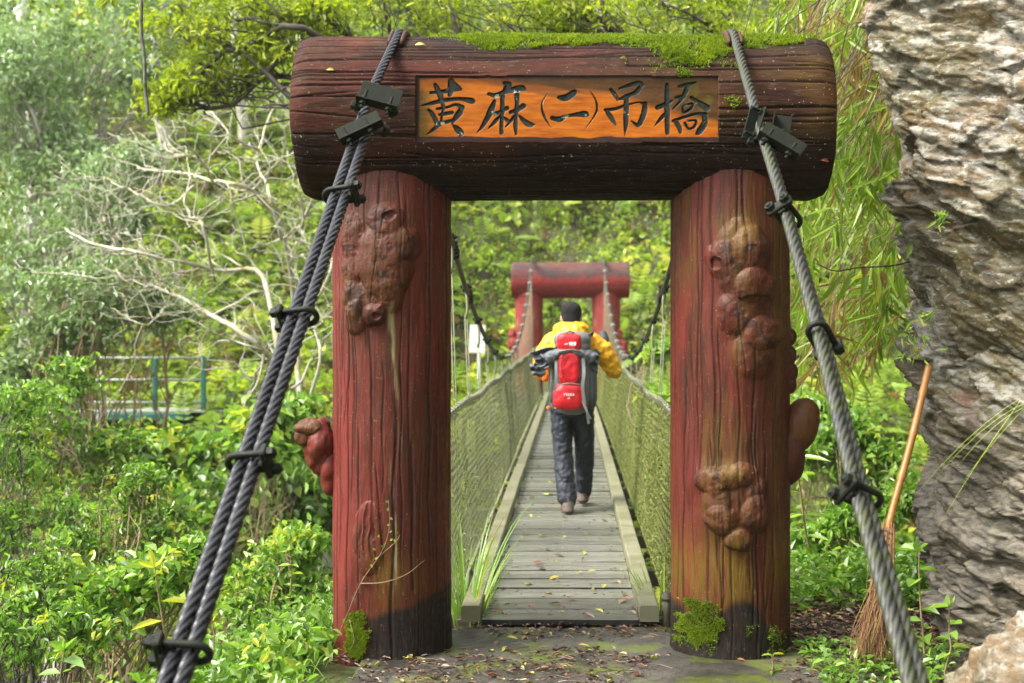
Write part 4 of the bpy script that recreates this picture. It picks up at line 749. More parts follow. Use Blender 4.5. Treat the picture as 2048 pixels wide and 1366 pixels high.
M_RED = simple('red_pack_fabric', (.60, .012, .02), (.50, .010, .018), 6, .45, bump=.4, bd=.01); M_PGR = simple('grey_pack_fabric', (.10, .105, .10), (.15, .155, .15), 9, .6, bump=.5, bd=.01); M_PDK = simple('dark_green_grey_fabric', (.045, .06, .052), (.07, .085, .075), 9, .6); M_STR = simple('grey_webbing', (.20, .19, .185), (.27, .26, .25), 20, .6)
M_ORG = simple('orange_plastic', (.85, .20, .01), (.75, .15, .01), 6, .35); M_WHT = simple('white_print', (.75, .75, .72), (.8, .8, .78), 9, .6)
bp = empty('backpack', (PB[0], PB[1] - .2, PB[2] + .84), 'tall red and grey trekking backpack worn over the yellow jacket', 'backpack')
skinned('body', [ellipsoid((.01, -.235, 1.14), (.150, .115, .335), 30, 22, .55), ellipsoid((-.02, -.30, 1.20), (.115, .08, .16), 24, 16, .6)], M_PGR, bp, .010, 3, .012, .05)
skinned('lid', [ellipsoid((.005, -.25, 1.405), (.150, .135, .068), 28, 16, .65), ellipsoid((.005, -.31, 1.355), (.135, .075, .05), 24, 12, .7)], M_PGR, bp, .008, 3, .012, .05)
lp = skinned('lid_panel', [ellipsoid((-.018, -.335, 1.385), (.102, .068, .076), 24, 16, .55)], M_RED, bp, .007, 3, .008, .04)
fp = skinned('front_pocket', [ellipsoid((-.020, -.365, 1.185), (.086, .034, .128), 24, 16, .5)], M_RED, bp, .007, 3, .010, .05)
bt = skinned('bottom_pocket', [ellipsoid((-.022, -.315, .955), (.130, .082, .108), 26, 18, .62), ellipsoid((-.022, -.33, 1.02), (.085, .05, .05), 20, 12, .6)], M_RED, bp, .008, 3, .008, .05)
skinned('side_pocket', [ellipsoid((.158, -.23, 1.02), (.046, .085, .165), 18, 16, .6), ellipsoid((.165, -.22, 1.18), (.030, .03, .10), 14, 12)], M_PDK, bp, .008, 3, .01, .04); skinned('side_pocket', [ellipsoid((-.150, -.23, 1.06), (.034, .075, .17), 18, 16, .6)], M_PDK, bp, .008, 3, .01, .04)
def strap(pts, w=.020, mat=None, n=24, name='strap'):
    p = spline(pts, n); T, N, B = frames(p); X_ = np.array([1., 0, 0]); S_ = unit(X_ - T * (T @ X_)[:, None]); Nn = np.cross(T, S_); V = np.stack([p + S_ * w / 2 + Nn * .002, p - S_ * w / 2 + Nn * .002, p - S_ * w / 2 - Nn * .002, p + S_ * w / 2 - Nn * .002], 1).reshape(-1, 3)
    g = Geo(); g.add(V, [grid_faces(4, n, True), np.array([[3, 2, 1, 0]]), np.array([[4 * n - 4, 4 * n - 3, 4 * n - 2, 4 * n - 1]])]); o = g.build(name, mat or M_STR, None, False); o.location = PB; setpar(o, bp)
strap([(-.125, -.34, 1.33), (-.125, -.385, 1.15), (-.135, -.37, 1.0), (-.15, -.30, .86)]); strap([(.085, -.35, 1.33), (.095, -.40, 1.15), (.085, -.40, 1.04), (.10, -.38, .90)], .026); strap([(.10, -.38, .96), (.115, -.36, .86), (.135, -.33, .74)], .018); strap([(.085, -.38, .92), (.12, -.38, .84), (.15, -.36, .78)], .016)
strap([(-.10, -.405, 1.31), (0, -.425, 1.325), (.08, -.405, 1.31)], .03); strap([(-.08, -.40, 1.055), (-.02, -.415, 1.062), (.06, -.40, 1.055)], .022); strap([(-.155, -.28, 1.30), (-.165, -.30, 1.1), (-.16, -.27, .88)], .014); strap([(.13, -.32, 1.45), (.17, -.18, 1.47), (.16, -.06, 1.44)], .022, M_BLK); strap([(-.05, -.36, 1.46), (-.018, -.38, 1.475), (.02, -.36, 1.46)], .014)
g = Geo(); g.add(*sweep(spline([(-.075, -.408, 1.28), (-.082, -.412, 1.2), (-.065, -.408, 1.11)], 12), .004, 6)); o = g.build('zip', M_BLK, None); o.location = PB; setpar(o, bp)
skinned('orange_bottle', [ellipsoid((-.213, -.08, 1.105), (.030, .030, .045), 14, 10, .7), ellipsoid((-.213, -.08, 1.155), (.018, .018, .018), 10, 8)], M_ORG, bp, .006, 2); skinned('belt_tag', [ellipsoid((-.188, -.16, .855), (.018, .014, .016), 12, 8)], M_ORG, bp, .005, 1)
def text(par, body_, size, c, rot, mat, name='lettering'):
    cu = bpy.data.curves.new('t', 'FONT'); cu.body = body_; cu.size = size; cu.align_x = 'CENTER'; cu.extrude = .001; o = bpy.data.objects.new('t', cu); COL.objects.link(o); dg = bpy.context.evaluated_depsgraph_get(); me = bpy.data.meshes.new_from_object(o.evaluated_get(dg)); me.materials.append(mat); me.name = name; bpy.data.objects.remove(o)
    q = obj(name, me, None, tuple(np.array(PB) + np.array(c))); q.rotation_euler = rot; setpar(q, par); return q
text(bt, 'TERRA', .030, (-.022, -.402, .965), (math.radians(86), 0, 0), M_WHT); text(bt, '35', .024, (-.022, -.402, .940), (math.radians(92), 0, 0), M_WHT)
g = Geo()
for x in (-.052, -.044, -.036): g.add(*box((x, -.4035, 1.376), (.004, .003, .016), rotm('Y', 30)))
g.add(*box((-.006, -.4045, 1.38), (.030, .003, .020), None, .001)); g.add(*box((.024, -.4035, 1.38), (.020, .003, .020), None, .001)); g.add(*box((.006, -.4035, 1.364), (.052, .003, .004))); o = g.build('emblem', M_WHT, None, False); o.location = PB; setpar(o, lp)

# grey jacket stuffed across the pack, hanging out on both sides
M_GJ = simple('slate_grey_cloth', (.075, .085, .095), (.12, .13, .14), 5, .65, bump=.5, bd=.02); M_GJ2 = simple('pale_grey_cloth', (.19, .20, .215), (.14, .15, .165), 5, .6, bump=.5, bd=.02)
gj = empty('spare_jacket', (PB[0], PB[1] - .3, PB[2] + 1.25), 'crumpled grey spare jacket tucked under the backpack lid, flapping out on both sides', 'jacket')
def cloth(cs, mat, seed, name):      # four corner points, folded sheet with thickness
    r = RS(seed); n = 36; u, v = np.meshgrid(np.linspace(0, 1, n), np.linspace(0, 1, n)); cs = np.array(cs, float)
    p = (cs[0][None, None] * ((1 - u) * (1 - v))[..., None] + cs[1] * (u * (1 - v))[..., None] + cs[2] * (u * v)[..., None] + cs[3] * ((1 - u) * v)[..., None])
    f = .030 * np.sin(v * 13 + 2.2 * np.sin(u * 3 + seed)) * (.3 + u) + .05 * (fbm(u * 3, v * 4, seed=seed) - .5); p[..., 1] += f; p[..., 2] += .03 * (fbm(u * 3 + 5, v * 3, seed=seed + 2) - .5) * u - .02 * np.sin(u * 5 + seed); p[..., 0] += .03 * (fbm(u * 3 + 5, v * 5, seed=seed + 4) - .5) * u
    V = p.reshape(-1, 3); V2 = V + (0, .012, 0); F = grid_faces(n, n); b = np.concatenate([np.arange(n), np.arange(2 * n - 1, n * n, n), np.arange(n * n - 2, n * n - n - 1, -1), np.arange(n * (n - 2), 0, -n)]); b2 = np.roll(b, -1)
    g = Geo(); g.add(np.concatenate([V, V2]), [F[:, ::-1], F + n * n, np.stack([b, b2, b2 + n * n, b + n * n], -1)]); o = g.build(name, mat, None, True); o.location = PB; setpar(o, gj)
cloth([(-.10, -.33, 1.33), (-.325, -.30, 1.335), (-.27, -.28, 1.20), (-.12, -.35, 1.22)], M_GJ, 3, 'sleeve'); cloth([(-.12, -.35, 1.34), (-.24, -.33, 1.31), (-.335, -.26, 1.16), (-.13, -.33, 1.19)], M_GJ, 5, 'body_panel'); cloth([(-.26, -.30, 1.26), (-.34, -.28, 1.19), (-.31, -.26, 1.10), (-.20, -.30, 1.14)], M_GJ, 6, 'hem')
cloth([(.10, -.34, 1.34), (.225, -.30, 1.30), (.215, -.28, 1.20), (.11, -.34, 1.19)], M_GJ2, 7, 'body_panel'); cloth([(.12, -.33, 1.25), (.215, -.28, 1.24), (.19, -.26, 1.09), (.12, -.31, 1.14)], M_GJ, 9, 'sleeve')
skinned('roll', [capsule([(-.17, -.33, 1.27), (-.02, -.37, 1.325), (.15, -.33, 1.27)], [.055, .03, .05], 14)], M_GJ, gj, .009, 3, .03, .04)
# ------------------------------------------------------------------ rock wall, boulder
t = NT('layered_schist'); v = t.co((1, 1, 2.6), rot=(0, .38, 0)); vi = t.co()
n1 = t.noise(2.6, 7, v, .62, .6); n2 = t.noise(11, 7, v, .65, .8); n3 = t.noise(60, 4, vi, .6); n4 = t.noise(1.3, 4, vi); n5 = t.noise(22, 5, t.co((1, 1, 1.8), rot=(0, .38, 0)), .65, .5)
c = t.mix(t.ramp(n2, [(.34, 0.), (.56, 1.)]), (.055, .044, .022), (.18, .155, .10))
c = t.mix(t.ramp(n1, [(.47, 0.), (.53, 1.)]), c, t.mix(t.ramp(n3, [(.35, 0.), (.6, 1.)]), (.19, .18, .14), (.42, .405, .355)))
c = t.mix(t.math('MULTIPLY', t.ramp(t.noise(4.5, 5, v, .6, .4), [(.45, 0.), (.57, 1.)]), t.ramp(n3, [(.3, .5), (.6, 1.)])), c, (.13, .068, .014))
c = t.mix(t.ramp(n2, [(.30, 1.), (.38, 0.)]), c, (.02, .016, .010)); c = t.mix(t.ramp(n3, [(.30, .9), (.42, 0.)]), c, (.035, .028, .015))
c = t.mix(t.math('MULTIPLY', t.ramp(n4, [(.42, 0.), (.55, .85)]), t.ramp(n3, [(.35, 0.), (.6, 1.)])), c, (.07, .075, .018)); c = t.mix(t.ramp(t.attr('tone'), [(.28, .7), (.42, 0.)]), c, (.055, .045, .022)); c = t.mix(t.ramp(t.attr('tone'), [(.54, 0.), (.66, .7)]), c, (.38, .365, .32)); c = t.mix(t.ramp(n5, [(.50, 0.), (.60, .75)]), c, (.10, .065, .020)); c = t.mix(t.ramp(n5, [(.36, .8), (.44, 0.)]), c, (.30, .28, .23)); c = t.mix(t.attr('groove'), c, (.022, .018, .010)); c = t.mix(t.attr('red'), c, (.16, .04, .03)); c = t.mix(t.attr('lo'), c, t.mix(t.ramp(n2, [(.4, 0.), (.62, 1.)]), (.034, .028, .018), (.20, .17, .12)))
t.bump(t.math('ADD', n2, t.math('MULTIPLY', n3, .8)), .55, .012); M_ROCK = t.fin(c, t.ramp(n3, [(.3, .4), (.6, .8)]))
def strata(s, z, y, seed):
    w = (fbm(s * .8, z * .8, y * .4, seed=seed) - .5) * .55; q = z + .42 * s + w + .09 * (fbm(s * 5, z * 5, seed=seed + 60) - .5); msk = .25 + 1.1 * sst(.38, .62, fbm(s * 1.4, z * 1.9, seed=seed + 70))
    d = 0; gr = 0
    for f, a, k in ((2.3, .075, 0), (6.3, .036, 1), (17, .016, 2), (41, .006, 3)):
        p = q * f + 2.2 * fbm(s * f * .18, z * f * .10, seed=seed + k * 5) ; fr_ = p - np.floor(p); am = _h(np.floor(p).astype(np.int64), np.full(p.shape, k), np.zeros(p.shape, dtype=np.int64), seed)
        am = am * (1 if k == 0 else msk) * (.4 + 1.2 * fbm(s * f * .3, np.floor(p), seed=seed + 40 + k)); d = d + a * (am * 1.4 + .5 * sst(0, .25, fr_) * sst(1, .7, fr_)); gr = np.maximum(gr, (1 - sst(.0, .08, fr_)) * (.8 if k < 2 else .35) * np.clip(msk, 0, 1) * sst(.35, .6, fbm(s * 3, z * 5, seed=seed + 80 + k)))
    return d, gr
def blocks(s, q, fs, fq, seed, jit=.9):
    """broken slabs: every cell its own height and tilt, cracks where cells meet"""
    u, v = s * fs, q * fq; iu, iv = np.floor(u), np.floor(v); b1 = np.full(u.shape, 9.); b2 = b1.copy(); hh = 0 * u; tone = 0 * u
    for du in (-1, 0, 1):
        for dv in (-1, 0, 1):
            cu, cv = (iu + du).astype(np.int64), (iv + dv).astype(np.int64); z0 = np.zeros_like(cu); r1, r2, r3, r4, r5 = (_h(cu, cv, z0 + k, seed) for k in range(5))
            dx, dy = u - (cu + .5 + jit * (r1 - .5)), v - (cv + .5 + jit * (r2 - .5)); dd = np.abs(dx) * .8 + np.hypot(dx, dy) * .6
            near = dd < b1; hv = (r3 - .5) + (r4 - .5) * dx * 1.1 + (r5 - .35) * dy * 1.4; b2 = np.where(near, b1, np.minimum(b2, dd)); hh = np.where(near, hv, hh); tone = np.where(near, r4, tone); b1 = np.where(near, dd, b1)
    return hh, tone, 1 - sst(0, .10, b2 - b1)
nu, nv = 620, 860
plan = spline([(3.6, 11.4, 0), (2.75, 9.8, 0), (2.08, 8.4, 0), (1.70, 7.35, 0), (1.95, 6.85, 0), (2.45, 6.45, 0), (3.3, 5.9, 0), (4.3, 4.6, 0), (4.9, 2.5, 0)], 400)
sg_ = np.concatenate([[0], np.cumsum(np.linalg.norm(np.diff(plan, axis=0), axis=1))]); tq = np.linspace(0, 1, nu); sd_ = sg_[-1] * (tq + .0); dens = np.interp(np.linspace(0, 1, nu), [0, .22, .62, 1], [0, .30, .62, 1]); sq_ = dens * sg_[-1]
bx, by = np.interp(sq_, sg_, plan[:, 0]), np.interp(sq_, sg_, plan[:, 1]); tx, ty = np.gradient(bx), np.gradient(by); nx_, ny_ = ty, -tx; ln = np.hypot(nx_, ny_); nx_, ny_ = nx_ / ln, ny_ / ln
sgn = -1 if (nx_[nu // 2] > 0) else 1; nx_, ny_ = nx_ * sgn, ny_ * sgn
zs = np.linspace(-.7, 6.0, nv); Sx, Zz = np.meshgrid(sq_, zs)
sil = np.interp(zs, [-.7, .1, .3, .6, .85, 1.1, 1.4, 1.9, 2.3, 2.75, 3.0, 3.2, 3.8, 6.0], [.24, .17, .13, .14, .20, .12, .06, .03, -.01, -.08, -.12, -.13, -.15, -.75])
dp, gr = strata(Sx, Zz, 0 * Sx, 301); dp = dp + .22 * (fbm(Sx * 1.3, Zz * 1.3, seed=305) - .5) + .05 * (fbm(Sx * 3, Zz * 6, seed=306, o=5, g=.55) - .5) + .012 * (fbm(Sx * 45, Zz * 60, seed=307) - .5)
qq = Zz + .42 * Sx + .30 * (fbm(Sx * .9, Zz * .9, seed=311) - .5) + .05 * (fbm(Sx * 6, Zz * 6, seed=312) - .5); ww = Sx + .25 * (fbm(Sx * 2, Zz * 2, seed=313) - .5)
h1, t1, c1 = blocks(ww, qq, 1.5, 3.2, 321); h2, t2, c2 = blocks(ww, qq, 3.4, 11., 322); h3, t3, c3 = blocks(ww, qq, 9., 34., 323)
dp = dp * .55 + .075 * h1 + .062 * h2 + .013 * h3 + .012 * (fbm(Sx * 14, Zz * 14, seed=314, o=4, g=.6) - .5)
gr = np.clip(gr * .6 + .5 * c1 + .35 * c2 + .2 * c3, 0, 1); tone = .45 * t1 + .35 * t2 + .2 * t3
dp = dp - .12
wrap_ = sst(.0, 1.0, 1 - np.abs(Sx - np.interp(.45, [0, 1], [0, sg_[-1]])) / 6)
Xr = bx[None] + nx_[None] * dp + sil[:, None] + .0 * wrap_; Yr = by[None] + ny_[None] * dp * .9 + .10 * np.interp(zs, [0, 1, 3, 6], [0, .3, -.6, -2.0])[:, None]
red = .8 * np.exp(-((Xr - 1.98) / .06) ** 2 - ((Zz - 1.05) / .22) ** 2) * sst(.4, .6, fbm(Sx * 12, Zz * 9, seed=309)); lo = sst(1.25, .7, Zz + .5 * (fbm(Sx * 2, Zz * 2, seed=310) - .5)) * .85
Vr = np.stack([Xr, Yr, Zz], -1).reshape(-1, 3)
Fr = grid_faces(nu, nv)
rw = obj('rock_wall', mesh_data('rock_wall', Vr, Fr if sgn < 0 else Fr[:, ::-1], M_ROCK, True, dict(tone=tone.ravel(), groove=(gr * .7).ravel(), red=red.ravel(), lo=lo.ravel()))); tag(rw, 'tall pale layered rock wall with brown streaks, behind the leaning broom', 'rock wall')
V, F = ellipsoid((0, 0, 0), (1, 1, 1), 260, 170); n = V.copy(); d_, g_ = strata(n[:, 0] + n[:, 1], n[:, 2] * 1.1, 0, 333)
V = V * (.90 + .45 * (fbm(n[:, 0] * 1.8, n[:, 1] * 1.8, n[:, 2] * 2.4, seed=331) - .5) + .55 * d_ + .05 * (fbm(n[:, 0] * 12, n[:, 1] * 12, n[:, 2] * 18, seed=332) - .5))[:, None] * np.array([.80, .55, .66]) 
bo = obj('boulder', mesh_data('boulder', V, F, M_ROCK, True, dict(tone=.5 + 0 * g_, groove=g_ * .4, red=0 * g_, lo=0 * g_ + .2)), None, (1.93, 4.62, .12)); tag(bo, 'mossy pale boulder close in front of the foot of the rock wall', 'boulder')

# ------------------------------------------------------------------ plants
G_FAR = [(0., (.20, .10, .04)), (.14, (.15, .11, .025)), (.24, (.10, .13, .012)), (.42, (.16, .24, .02)), (.6, (.23, .34, .035)), (.8, (.35, .42, .04)), (1., (.52, .52, .10))]
L_FAR = leafmat('hillside_leaf', G_FAR, .48, .42); L_PALE = leafmat('pale_glossy_leaf', [(0., (.09, .13, .05)), (.4, (.19, .28, .09)), (.75, (.29, .39, .18)), (1., (.45, .55, .36))], .36, .28, (1.3, 1.4, 1.0), .8)
L_YEL = leafmat('yellow_green_leaf', [(0., (.11, .14, .012)), (.4, (.22, .28, .016)), (.75, (.34, .40, .025)), (1., (.50, .48, .05))], .50, .4); L_MID = leafmat('fresh_green_leaf', [(0., (.045, .085, .012)), (.3, (.10, .185, .025)), (.6, (.175, .31, .05)), (.85, (.30, .42, .10)), (1., (.42, .42, .06))], .45, .33, (1.5, 1.7, .8), .7)
L_BAM = leafmat('bamboo_leaf', [(0., (.22, .14, .04)), (.18, (.30, .22, .07)), (.25, (.10, .17, .02)), (.6, (.20, .31, .03)), (.9, (.32, .42, .06)), (1., (.42, .42, .06))], .42, .38)
L_DRY = leafmat('dry_fallen_leaf', [(0., (.045, .025, .018)), (.25, (.10, .055, .035)), (.45, (.19, .10, .055)), (.6, (.26, .19, .12)), (.75, (.26, .06, .03)), (.88, (.36, .30, .05)), (1., (.40, .42, .08))], .08, .42)
B_PALE = simple('pale_bark', (.34, .31, .25), (.50, .47, .40), 9, .8, bump=.5, bd=.01); B_TAN = simple('tan_bark', (.17, .12, .06), (.26, .19, .10), 9, .8, bump=.5, bd=.01); B_DARK = simple('dark_wet_bark', (.035, .028, .02), (.08, .065, .045), 9, .7, bump=.5, bd=.01)
t = NT('bleached_branch_bark'); v = t.co(); c = t.mix(t.ramp(t.noise(6, 4, v), [(.45, 0.), (.68, .9)]), (.42, .40, .32), (.27, .23, .07)); t.bump(t.noise(60, 3, v), .4, .006); B_BARE = t.fin(c, .75)

# hillside cover: leafy clumps, fern fronds and small herbs, one uncountable mass
def slope_n(x, y):
    e = .3; zx = (terr(x + e, y) - terr(x - e, y)) / (2 * e); zy = (terr(x, y + e) - terr(x, y - e)) / (2 * e); return unit(np.stack([-zx, -zy, 1 + 0 * zx], -1))
def fern_geo(g, base, aim, L, npin, r, tintv, droop=.55, fn=(0, 0, 1)):
    """one arching frond of paired leaflets per base point"""
    n = len(base); t_ = np.linspace(.12, 1, npin); side = unit(np.cross(aim, [0, 0, 1.]))
    for s in (-1, 1):
        q = base[:, None] + aim[:, None] * (L[:, None, None] * t_[None, :, None]); q[..., 2] += (L[:, None] * (.55 * t_ - droop * 1.5 * t_ ** 2)); D = side[:, None] * s + aim[:, None] * .45; D = np.broadcast_to(D, q.shape).reshape(-1, 3)
        ln_ = (L[:, None] * .34 * np.sin(t_ * 2.75 + .25)).ravel().clip(.01); N = rdir(r, len(D)) * .3 + np.array(fn); add_leaves(g, q.reshape(-1, 3), D, N, ln_, ln_ * .34, np.repeat(tintv, npin), fold=.1, droop=.25)
def clump(g, c, nrm, rad, n, size, tintv, r, asp=.55, flat=1.0):
    """many leaves over domes: c (m,3), nrm (m,3)"""
    m = len(c); k = np.repeat(np.arange(m), n); d = rdir(r, m * n); d = unit(d + nrm[k] * .9); rr_ = rad[k] * r.uniform(.45, 1.08, m * n); p = c[k] + d * rr_[:, None] * np.array([1, 1, flat])
    out = unit(d * .6 + nrm[k] * .5 + [0, 0, .25] + r.normal(size=(m * n, 3)) * .75); dirn = unit(np.cross(out, rdir(r, m * n)) + [0, 0, -.3]); L = size[k] * r.uniform(.5, 1.25, m * n); tt = np.clip(tintv[k] + r.normal(size=m * n) * .13 + .12 * (rr_ / rad[k] - .8), 0, 1)
    add_leaves(g, p, dirn, out, L, L * asp, tt, droop=.2)
r = RS(500); g = Geo()
def inview(x, y, m=3.): return (x > -.407 * y - m) & (x < .326 * y + m)
def scatter(n, y0, y1, pw=1.):
    y = y0 + (y1 - y0) * r.rand(n) ** pw; x = r.uniform(-1, 1, n); lo_, hi_ = -.407 * y - 2.5, .326 * y + 2.5; x = lo_ + (hi_ - lo_) * (x + 1) / 2; return x, y
def notpath(x, y): return ~((np.abs(x) < 1.9) & (y > 28) & (y < 34.9)) & ~((x < -6.8) & (np.abs(y - wy - .4) < .5) & (x > -12))
x, y = scatter(5400, 18, 52, .85); ok = notpath(x, y); x, y = x[ok], y[ok]; N = slope_n(x, y); c = np.stack([x, y, terr(x, y)], -1); dens = fbm(x * .45, y * .6, seed=401); rad = r.uniform(.16, .60, len(x)) * np.where(r.rand(len(x)) < .12, 1.7, 1.) * (.65 + .8 * dens)
tn = np.clip(.02 + 1.0 * fbm(x * .5, y * .7, seed=402) + r.normal(size=len(x)) * .16, .05, 1)
big = vn(x * .6, y * .6, seed=404) > .62
clump(g, c[~big], N[~big], rad[~big], 34, r.uniform(.07, .17, (~big).sum()), tn[~big], r); clump(g, c[big], N[big], rad[big], 16, r.uniform(.16, .30, big.sum()), tn[big], r, .7)
x, y = scatter(2300, 24, 50, .8); ok = notpath(x, y) & (vn(x * .5, y * .5, seed=403) > .35); x, y = x[ok], y[ok]; N = slope_n(x, y); m = len(x)
for k in range(4):
    a = r.uniform(0, 2 * math.pi, m); aim = unit(np.stack([np.cos(a), .4 * np.sin(a) - .45, .9 * np.sin(a)], -1) + N * .35 + .3 * rdir(r, m)); fern_geo(g, np.stack([x, y, terr(x, y) + .1], -1), aim, r.uniform(.3, .95, m), 9, r, np.clip(.5 + .22 * r.normal(size=m), .1, .98), .35, (0, -.8, .6))
# small cover so that little soil shows
x, y = scatter(95000, 17.5, 52, .85); ok = notpath(x, y); x, y = x[ok], y[ok]; N = slope_n(x, y); m = len(x); q = np.stack([x, y, terr(x, y)], -1) + N * (r.rand(m) * .22)[:, None]; L = r.uniform(.07, .19, m)
add_leaves(g, q, unit(rdir(r, m) + [0, -.1, -.3]), unit(N + rdir(r, m) * 1.1), L, L * .6, np.clip(-.05 + .95 * fbm(x * .9, y * .9, seed=405) + r.normal(size=m) * .17, 0, 1))
tag(g.build('undergrowth', L_FAR, None, False, (0, 36, 3)), kind='stuff')
# near banks
g = Geo(); r = RS(501); n = 30000; x = r.uniform(-6, -1.05, n); y = r.uniform(3.2, 12, n); ok = (x > -.45 * y - 1.2) & (x < -1.1 - .25 * vn(x * 0, y * 3, seed=9) * (y < 7.6)); x, y = x[ok], y[ok]; hh = .12 + .25 * fbm(x * 1.2, y * 1.2, seed=411); hh = hh * sst(-1.05, -1.6, x) + .03; m = len(x)
q = np.stack([x, y, terr(x, y) + hh * r.rand(m)], -1); L = r.uniform(.03, .085, m); add_leaves(g, q, unit(rdir(r, m) + [0, -.2, 0]), unit(rdir(r, m) * .6 + [0, 0, 1]), L, L * .52, np.clip(.25 + .55 * fbm(x * 1.1, y * 1.1, seed=412) + r.normal(size=m) * .16, .03, 1))
x = r.uniform(-4.2, -1.15, 900); y = r.uniform(3.8, 10, 900); c = np.stack([x, y, terr(x, y) + .08], -1); clump(g, c, np.tile([0, 0, 1.], (900, 1)), r.uniform(.08, .24, 900), 20, r.uniform(.04, .11, 900), np.clip(.45 + .2 * r.normal(size=900), 0, 1), r, .5, .9)
# grass blades
n = 5200; x = r.uniform(-4.5, -1.15, n); y = r.uniform(3.6, 9.5, n); q = np.stack([x, y, terr(x, y)], -1); a = rdir(r, n, 1.1); a[:, 2] = np.abs(a[:, 2]); L = r.uniform(.12, .45, n); blades(g, q, a, L, .004 + .004 * r.rand(n), np.clip(.7 + .15 * r.normal(size=n), 0, 1), .7)
x = r.uniform(-4.2, -1.9, 380); y = r.uniform(6.0, 10.5, 380)
for k in range(5):
    a = r.uniform(0, 2 * math.pi, 380); fern_geo(g, np.stack([x, y, terr(x, y) + .22], -1), unit(np.stack([np.cos(a), np.sin(a), .55 + 0 * a], -1)), r.uniform(.18, .42, 380), 15, r, np.clip(.5 + .2 * r.normal(size=380), .1, .95))
x = r.uniform(-5.2, -1.2, 1500); y = r.uniform(3.9, 11, 1500); c = np.stack([x, y, terr(x, y) + .10 + .18 * r.rand(1500) * sst(-1.1, -1.7, x)], -1); clump(g, c, np.tile([0, 0, 1.], (1500, 1)), r.uniform(.10, .26, 1500), 26, r.uniform(.025, .06, 1500), np.clip(.45 + .24 * r.normal(size=1500), 0, 1), r, .5, .9)
tag(g.build('ground_cover', L_MID, None, False, (-2, 6, 0)), kind='stuff')
g = Geo(); r = RS(502); n = 26000; x = 1.02 + 2.3 * r.rand(n); y = r.uniform(4.2, 11.5, n); f = fbm(x * 2.2, y * 2.2, seed=420)
ok = ((y > 8.0) | ((y < 6.9 + .3 * (f - .5)) & (f > .40 - .18 * sst(6.4, 5.2, y)) & (x > 1.02 + .15 * f))) & (x < 1.95 + (y - 7) * .4); x, y, f = x[ok], y[ok], f[ok]; m = len(x)
hh = np.where(y > 8, .10 + .35 * f, .02 + .11 * f) * r.rand(m); q = np.stack([x, y, np.maximum(terr(x, y), np.where(y < 7.4, .012, -9)) + hh], -1); L = r.uniform(.022, .06, m) * np.where(y > 8, 1.6, 1.)
add_leaves(g, q, unit(rdir(r, m) * [1, 1, .5] + [0, 0, .15]), unit(rdir(r, m) * .5 + [0, 0, 1]), L, L * .5, np.clip(.45 + .5 * (f - .4) + r.normal(size=m) * .14, .05, .98))
tag(g.build('ground_cover', L_MID, None, False, (1.5, 7, 0)), kind='stuff')

# trees: trunk, limbs towards each crown mass, twigs, and leaves in loose sprays
def limb(r, a, b, ra, rb, wob, n=10):
    a, b = np.asarray(a, float), np.asarray(b, float); L = np.linalg.norm(b - a); m = 4; p = [a + (b - a) * i / m + (r.normal(size=3) * wob * L if 0 < i < m else 0) for i in range(m + 1)]; q = spline(p, n); return q, np.linspace(ra, rb, n)
def tree(name, label, base, blobs, tr, bark_m, leaf_m, size, nsub, nleaf, seed, group=None, asp=.45, tint=(.5, .16), spread=.26, cat='tree', droop=-.35, fork=None, high=False):
    r = RS(seed); base = np.array(base, float); root = empty(name, base, label, cat, group); tg, lg = Geo(), Geo(); blobs = [(np.array(c, float), np.array(rd if np.ndim(rd) else [rd, rd, rd * .75], float)) for c, rd in blobs]
    cen = np.mean([b[0] for b in blobs], 0) if fork is None else np.array(fork, float); top = base + (cen - base) * (.8 if not high else 1.); tp, trr = limb(r, base - (0, 0, .3), top, tr, tr * .55, .035, 16); tg.add(*sweep(tp, trr, 8))
    for c, rd in blobs:
        i0 = r.randint(14, 16) if high else r.randint(9, 15); lp, lr = limb(r, tp[i0], c, trr[i0] * .7, tr * .16, .08, 12); tg.add(*sweep(lp, lr, 6))
        for k in range(nsub):
            d = rdir(r, 1)[0]; s = c + d * rd * (r.uniform(.25, 1) ** .5); j = r.randint(4, 12); q, qr = limb(r, lp[j], s, lr[j] * .38, .003, .10, 7); tg.add(*sweep(q, np.maximum(qr, .003), 4))
            nn = int(nleaf * r.uniform(.6, 1.4)); sp = spread * rd.mean() * r.uniform(.7, 1.3); p = s + r.normal(size=(nn, 3)) * sp * np.array([1, 1, .55]); L = size * r.uniform(.6, 1.3, nn); tt = np.clip(tint[0] + r.normal() * tint[1] + r.normal(size=nn) * tint[1] * .7, 0, 1)
            add_leaves(lg, p, unit(rdir(r, nn) + [0, 0, droop]), unit(rdir(r, nn) * .75 + [0, 0, .9]), L, L * asp, tt)
    tg.build('trunk', bark_m, root, True, base); lg.build('crown', leaf_m, root, False, cen); return root
def B(px, py, d, rpx, ry=None, rz=None): 
    rr_ = rpx * d / FPX; return (P(px, py, d), (rr_, (ry or rr_ * .9 * FPX / d) * d / FPX if ry else rr_ * .9, (rz if rz else rpx * .8) * d / FPX))
tg_ = 'trees on the far slope'
tree('broadleaf_tree', 'pale misty broadleaf tree with glinting leaves, filling the upper corner of the valley', (-9.0, 24, -6), [B(60, 60, 23, 110), B(190, 130, 23, 120), B(60, 250, 22.5, 110), B(250, 40, 24, 90), B(20, 150, 22, 90), B(300, 180, 24, 60), B(130, 330, 22.5, 100)], .14, B_PALE, L_PALE, .13, 30, 42, 601, tg_, tint=(.6, .2))
